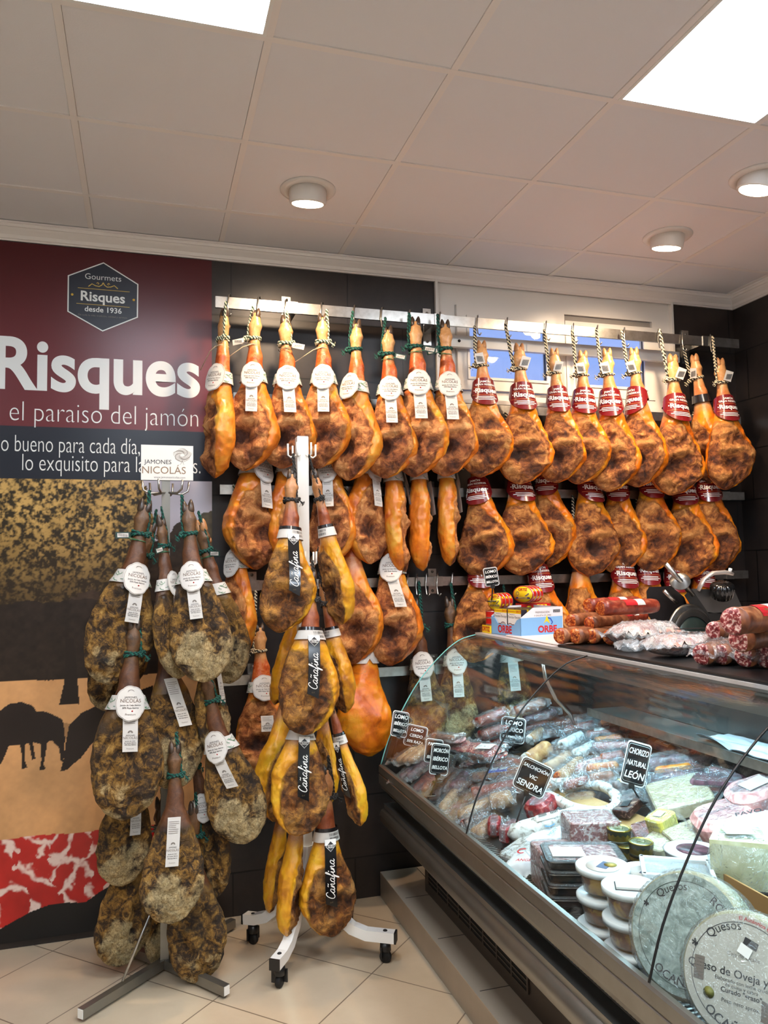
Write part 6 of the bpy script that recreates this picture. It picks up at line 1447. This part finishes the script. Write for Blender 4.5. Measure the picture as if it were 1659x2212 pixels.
for k in range(8):
    cx_, cy_ = (.066 if k % 2 == 0 else .184), .012+.042*(k//2)
    c_ = thing('seafood_carton', ('front', 'second', 'third', 'fourth')[k//2]+(' left' if k % 2 == 0 else ' right')+' upright carton with yellow top in the blue box', 'carton', group='cartons in the blue box'); c_.matrix_world = T(1.845, -.395, ZT) @ Rm(-1.45, 'Z') @ T(cx_, cy_, .064)
    q = MB(); q.box((0, .016, 0), (.108, .032, .115), pbr('carton_side', (34, 34, 50), .4)); q.box((0, -.001, .048), (.108, .001, .018), YEL); q.box((0, -.001, -.009), (.108, .001, .096), WINK)
    q.obj('carton_body', c_)
    if k < 2:
        q = MB(); q.text('GRATIS', .013, RINK, T(.036, -.002, .048) @ Rm(PI/2, 'X'), .03); q.text('10% más de producto', .007, RINK, T(-.02, -.002, .048) @ Rm(PI/2, 'X'), .02); q.text('Pancitas Panceiga', .017, INKG, T(0, -.002, .022) @ Rm(PI/2, 'X'), .0, 'CENTER', .9, .3); q.text('Tentáculos de', .008, INK, T(-.02, -.002, .034) @ Rm(PI/2, 'X'))
        for a, b2, r_ in ((-.035, -.02, .018), (-.008, -.026, .02), (.022, -.018, .02), (.045, -.03, .014), (-.048, -.04, .012), (.01, -.046, .016)):
            q.lathe([(0, .0006), (r_, .0005), (r_*1.15, .0001)], PAPER, c=(a, -.0016, b2), n=18, M=Rm(PI/2, 'X'), sy=.62); q.stroke([(a+r_*1.1*math.cos(t_), b2+r_*.7*math.sin(t_)) for t_ in np.linspace(0, 6.28, 18)], .003, pbr('octopus_skin', (112, 40, 48), .4), lambda x, y: (x, -.0024, y))
        q.lathe([(0, .0006), (.012, 0)], GINK, c=(-.05, -.002, -.036), n=9, M=Rm(PI/2, 'X')); q.obj('carton_print', c_)
bo = thing('white_board', 'thin white board lying under the blue box and the sausages', 'board', (2.02, -.86, ZT-.0003)); MB().rbox((0, 0, .003), (.36, .62, .006), .01, pbr('board_white', (216, 206, 204), .4)).obj('slab', bo)
bt = thing('black_serving_tray', 'long flat black tray under the sausages on the counter top', 'tray', (2.08, -1.75, ZT)); MB().rbox((0, 0, .005), (.54, 1.34, .010), .012, BLACKP).obj('tray_body', bt)
def topsaus(u, v, row, r_, L_, case, cut, text, yaw=1.0, lab=False, filmy=False, grp=None):
    z = ZT+.014+r_+row*r_*1.75; c = Vector(atZ(u, v, z)); t = thing('cured_sausage', text, 'sausage', group=grp); t.matrix_world = T(*c) @ Rm(yaw, 'Z') @ T(L_/2, 0, 0)
    m = MB(); saus_shape(m, L_, r_, case, None, 'cut', 'round', 0, seed=int(u)); m.obj('casing', t); cutface(t, -L_/2, r_, cut, -1, slant=.3)
    if filmy: pillow(L_*1.15, r_*2.9, r_*2.06, FILM, 'plastic_film', t, u % 7)
    if lab:
        q = MB()
        for j in range(10):
            a0, a1 = -1.3+j*.26, -1.3+(j+1)*.26; rr = r_*1.02
            for x0, x1, mt in ((-.05, .01, REDLB), (.01, .05, PAPER)): q.add([(x0, rr*math.sin(a0), rr*math.cos(a0)), (x1, rr*math.sin(a0), rr*math.cos(a0)), (x1, rr*math.sin(a1), rr*math.cos(a1)), (x0, rr*math.sin(a1), rr*math.cos(a1))], [(0, 1, 2, 3)], mt, True)
        q.obj('paper_label', t)
GC = 'cut chorizos on the counter top'; GS = 'cut salamis on the counter top'
for u, v, row, r_, yw, tx_, lb in ((1212, 1374, 0, .034, .5, 'first cut chorizo of the bottom row, next to the blue box', 0), (1245, 1374, 0, .034, .5, 'second cut chorizo of the bottom row', 0), (1280, 1374, 0, .032, .5, 'third cut chorizo of the bottom row, partly in film', 0), (1318, 1376, 0, .032, .5, 'fourth cut chorizo of the bottom row, under the pale meat bag', 0),
                                (1236, 1342, 1, .032, .5, 'first cut chorizo of the middle row', 0), (1276, 1346, 1, .030, .5, 'second cut chorizo of the middle row behind a film flap', 0), (1314, 1338, 1, .032, .45, 'third cut chorizo of the middle row with red label', 1), (1272, 1308, 2, .033, .2, 'top left cut chorizo of the pile', 1), (1300, 1314, 2, .033, .15, 'top right cut chorizo of the pile, with red and white label', 1)):
    topsaus(u, v, row, r_*.92, .30, CASE_R if lb else CASE_B, CHO, tx_, yw, lb, False, GC)
for u, v, row, r_, yw, tx_, lb in ((1520, 1414, 0, .036, .5, 'first cut salami of the bottom row', 0), (1560, 1414, 0, .034, .5, 'second cut salami of the bottom row, in film', 0), (1612, 1418, 0, .036, .5, 'third cut salami of the bottom row', 0), (1656, 1420, 0, .034, .5, 'fourth cut salami of the bottom row at the picture edge', 0),
                                (1545, 1362, 1, .034, .5, 'left cut salami of the middle row', 0), (1602, 1382, 1, .038, .5, 'middle cut salami of the middle row', 0), (1650, 1374, 1, .036, .5, 'right cut salami of the middle row at the picture edge', 0), (1588, 1342, 2, .040, .4, 'top left cut salami of the pile with brown casing', 1), (1640, 1342, 2, .036, .35, 'top right cut salami of the pile', 1)):
    topsaus(u, v, row, r_*.9, .26, CASE_B, SAL, tx_, yw, lb, row == 0, GS)
for u, v, a, b2, hh, yw, tx_ in ((1392, 1368, .34, .18, .085, .3, 'left vacuum bag of pale meat on the black tray'), (1478, 1392, .30, .17, .070, .1, 'right vacuum bag of pale meat with dark label on the black tray'), (1360, 1396, .16, .10, .03, 1.1, 'crumpled end of clear film in front of the pale meat')):
    c = Vector(atZ(u, v, ZT+.012+hh/2)); t = thing('vacuum_meat_bag', tx_, 'meat pack', group='vacuum bags on the counter top'); t.matrix_world = T(*c) @ Rm(yw, 'Z')
    if hh > .04:
        pillow(a*.84, b2*.84, hh*.9, ramp_mat('pale_pork', [(.35, (186, 120, 108)), (.5, (214, 176, 160)), (.62, (234, 220, 206))], 16, .4, 1.0), 'meat', t, u % 5, fin=.02, crink=.01)
        if u > 1450: MB().box((.02, -.01, hh/2+.018), (.11, .035, .001), CARD, rz=-.1).obj('paper_label', t)
    pillow(a, b2, hh, FILMM, 'plastic_film', t, u % 11, fin=.16, crink=.014)
# ---- slicer
sl = thing('meat_slicer', 'steel meat slicer with fluted black knob and tilted blade behind the sausages', 'slicer', (2.72, -.95, 1.28))
MET = pbr('slicer_metal', (126, 122, 118), .32, .9); MD = pbr('slicer_dark', (60, 58, 56), .4, .7)
def sp(u, v, y=-.95): p = atY(u, v, y); return Vector(p)-Vector((2.72, -.95, 1.28))
def slab(pts, y0, y1, mat, name, par=sl):
    m = MB(); m.loft([[sp(u, v, y) for u, v in pts] for y in (y0, y1)], mat, True, True, False); return m.obj(name, par)
slab([(1494, 1272), (1528, 1322), (1612, 1332), (1586, 1274)], -.95, -.90, MET, 'top_plate')
slab([(1478, 1286), (1494, 1272), (1530, 1324), (1610, 1334), (1606, 1350), (1534, 1352), (1512, 1340)], -.955, -.80, MD, 'motor_housing')
slab([(1396, 1278), (1402, 1268), (1450, 1266), (1478, 1290), (1500, 1350), (1440, 1380), (1400, 1330)], -.86, -.80, pbr('slicer_back', (36, 32, 32), .35), 'carriage')
cen = sp(1496, 1392, -.99); bl = MB(); Mb = T(*cen) @ Rm(.25, 'Z') @ Rm(PI/2-.1, 'X')
bl.lathe([(0, .0), (.165, .0), (.175, .004), (.165, .008), (.150, .012), (0, .014)], STEEL, n=64, M=Mb); bo_ = bl.obj('blade', sl)
gd = MB(); gd.lathe([(.120, .016), (.150, .016), (.150, .02), (.120, .02)], MD, n=48, M=Mb, caps=False); gd.lathe([(0, .018), (.118, .018), (.118, .012)], pbr('guard_green', (50, 62, 58), .3, .5), n=48, M=Mb); gd.obj('blade_guard', bo_)
m = MB(); m.tube([sp(1438, 1218), sp(1496, 1286)], .011, STEEL, 14); m.obj('guide_rod', sl)
MB().tube([sp(1434, 1276), sp(1462, 1304)], .008, STEEL, 12).obj('lower_rod', sl)
pc = sp(1469, 1256); dr = (sp(1496, 1286)-sp(1438, 1218)).normalized(); Mq = Vector((0, 0, 1)).rotation_difference((dr+Vector((.0, .9, 0))).normalized()).to_matrix().to_4x4()
MB().lathe([(0, .003), (.042, .003), (.044, 0), (.042, -.003), (0, -.003)], MET, n=36, c=tuple(pc), M=Mq).obj('pusher_disc', sl)
kc = sp(1560, 1278, -1.0); ax = (sp(1556, 1262, -1.0)-sp(1564, 1296, -1.0)).normalized(); Mk = T(*kc) @ Vector((0, 0, 1)).rotation_difference((ax+Vector((0, -.35, 0))).normalized()).to_matrix().to_4x4()
rings = []
for r_, z in ((.034, -.034), (.042, -.026), (.050, .012), (.048, .030), (.036, .038), (.002, .040)):
    rings.append([Mk @ Vector((r_*(1+.05*math.cos(16*a)*(r_ > .035))*math.cos(a), r_*(1+.05*math.cos(16*a)*(r_ > .035))*math.sin(a), z)) for a in np.linspace(0, 2*PI, 96, endpoint=False)])
m = MB(); m.loft(rings, pbr('glossy_black', (12, 12, 12), .12), True, True, True); m.obj('thickness_knob', sl)
m = MB(); m.tube([sp(1508, 1276), sp(1520, 1252), sp(1540, 1238), sp(1566, 1236), sp(1582, 1240)], [.012, .014, .016, .016, .012], pbr('slicer_arm', (200, 190, 182), .3, .6), 12, flat=.6); m.tube([sp(1576, 1236), sp(1578, 1228)], .008, WHITE, 10); m.obj('arm', sl)
MB().rbox(tuple(Vector((0, 0, .012))), (.40, .36, .024), .03, MD).obj('foot_plate', sl)
MB().box((.0, .06, .07), (.26, .12, .12), MD).obj('pedestal', sl)
pb = thing('pale_side_panel', 'pale grey low screen right of the slicer against the wall', 'screen', (3.15, -.62, 1.28)); MB().rbox((0, 0, .055), (.52, .03, .11), .01, pbr('screen_grey', (196, 188, 190), .4)).obj('panel', pb)
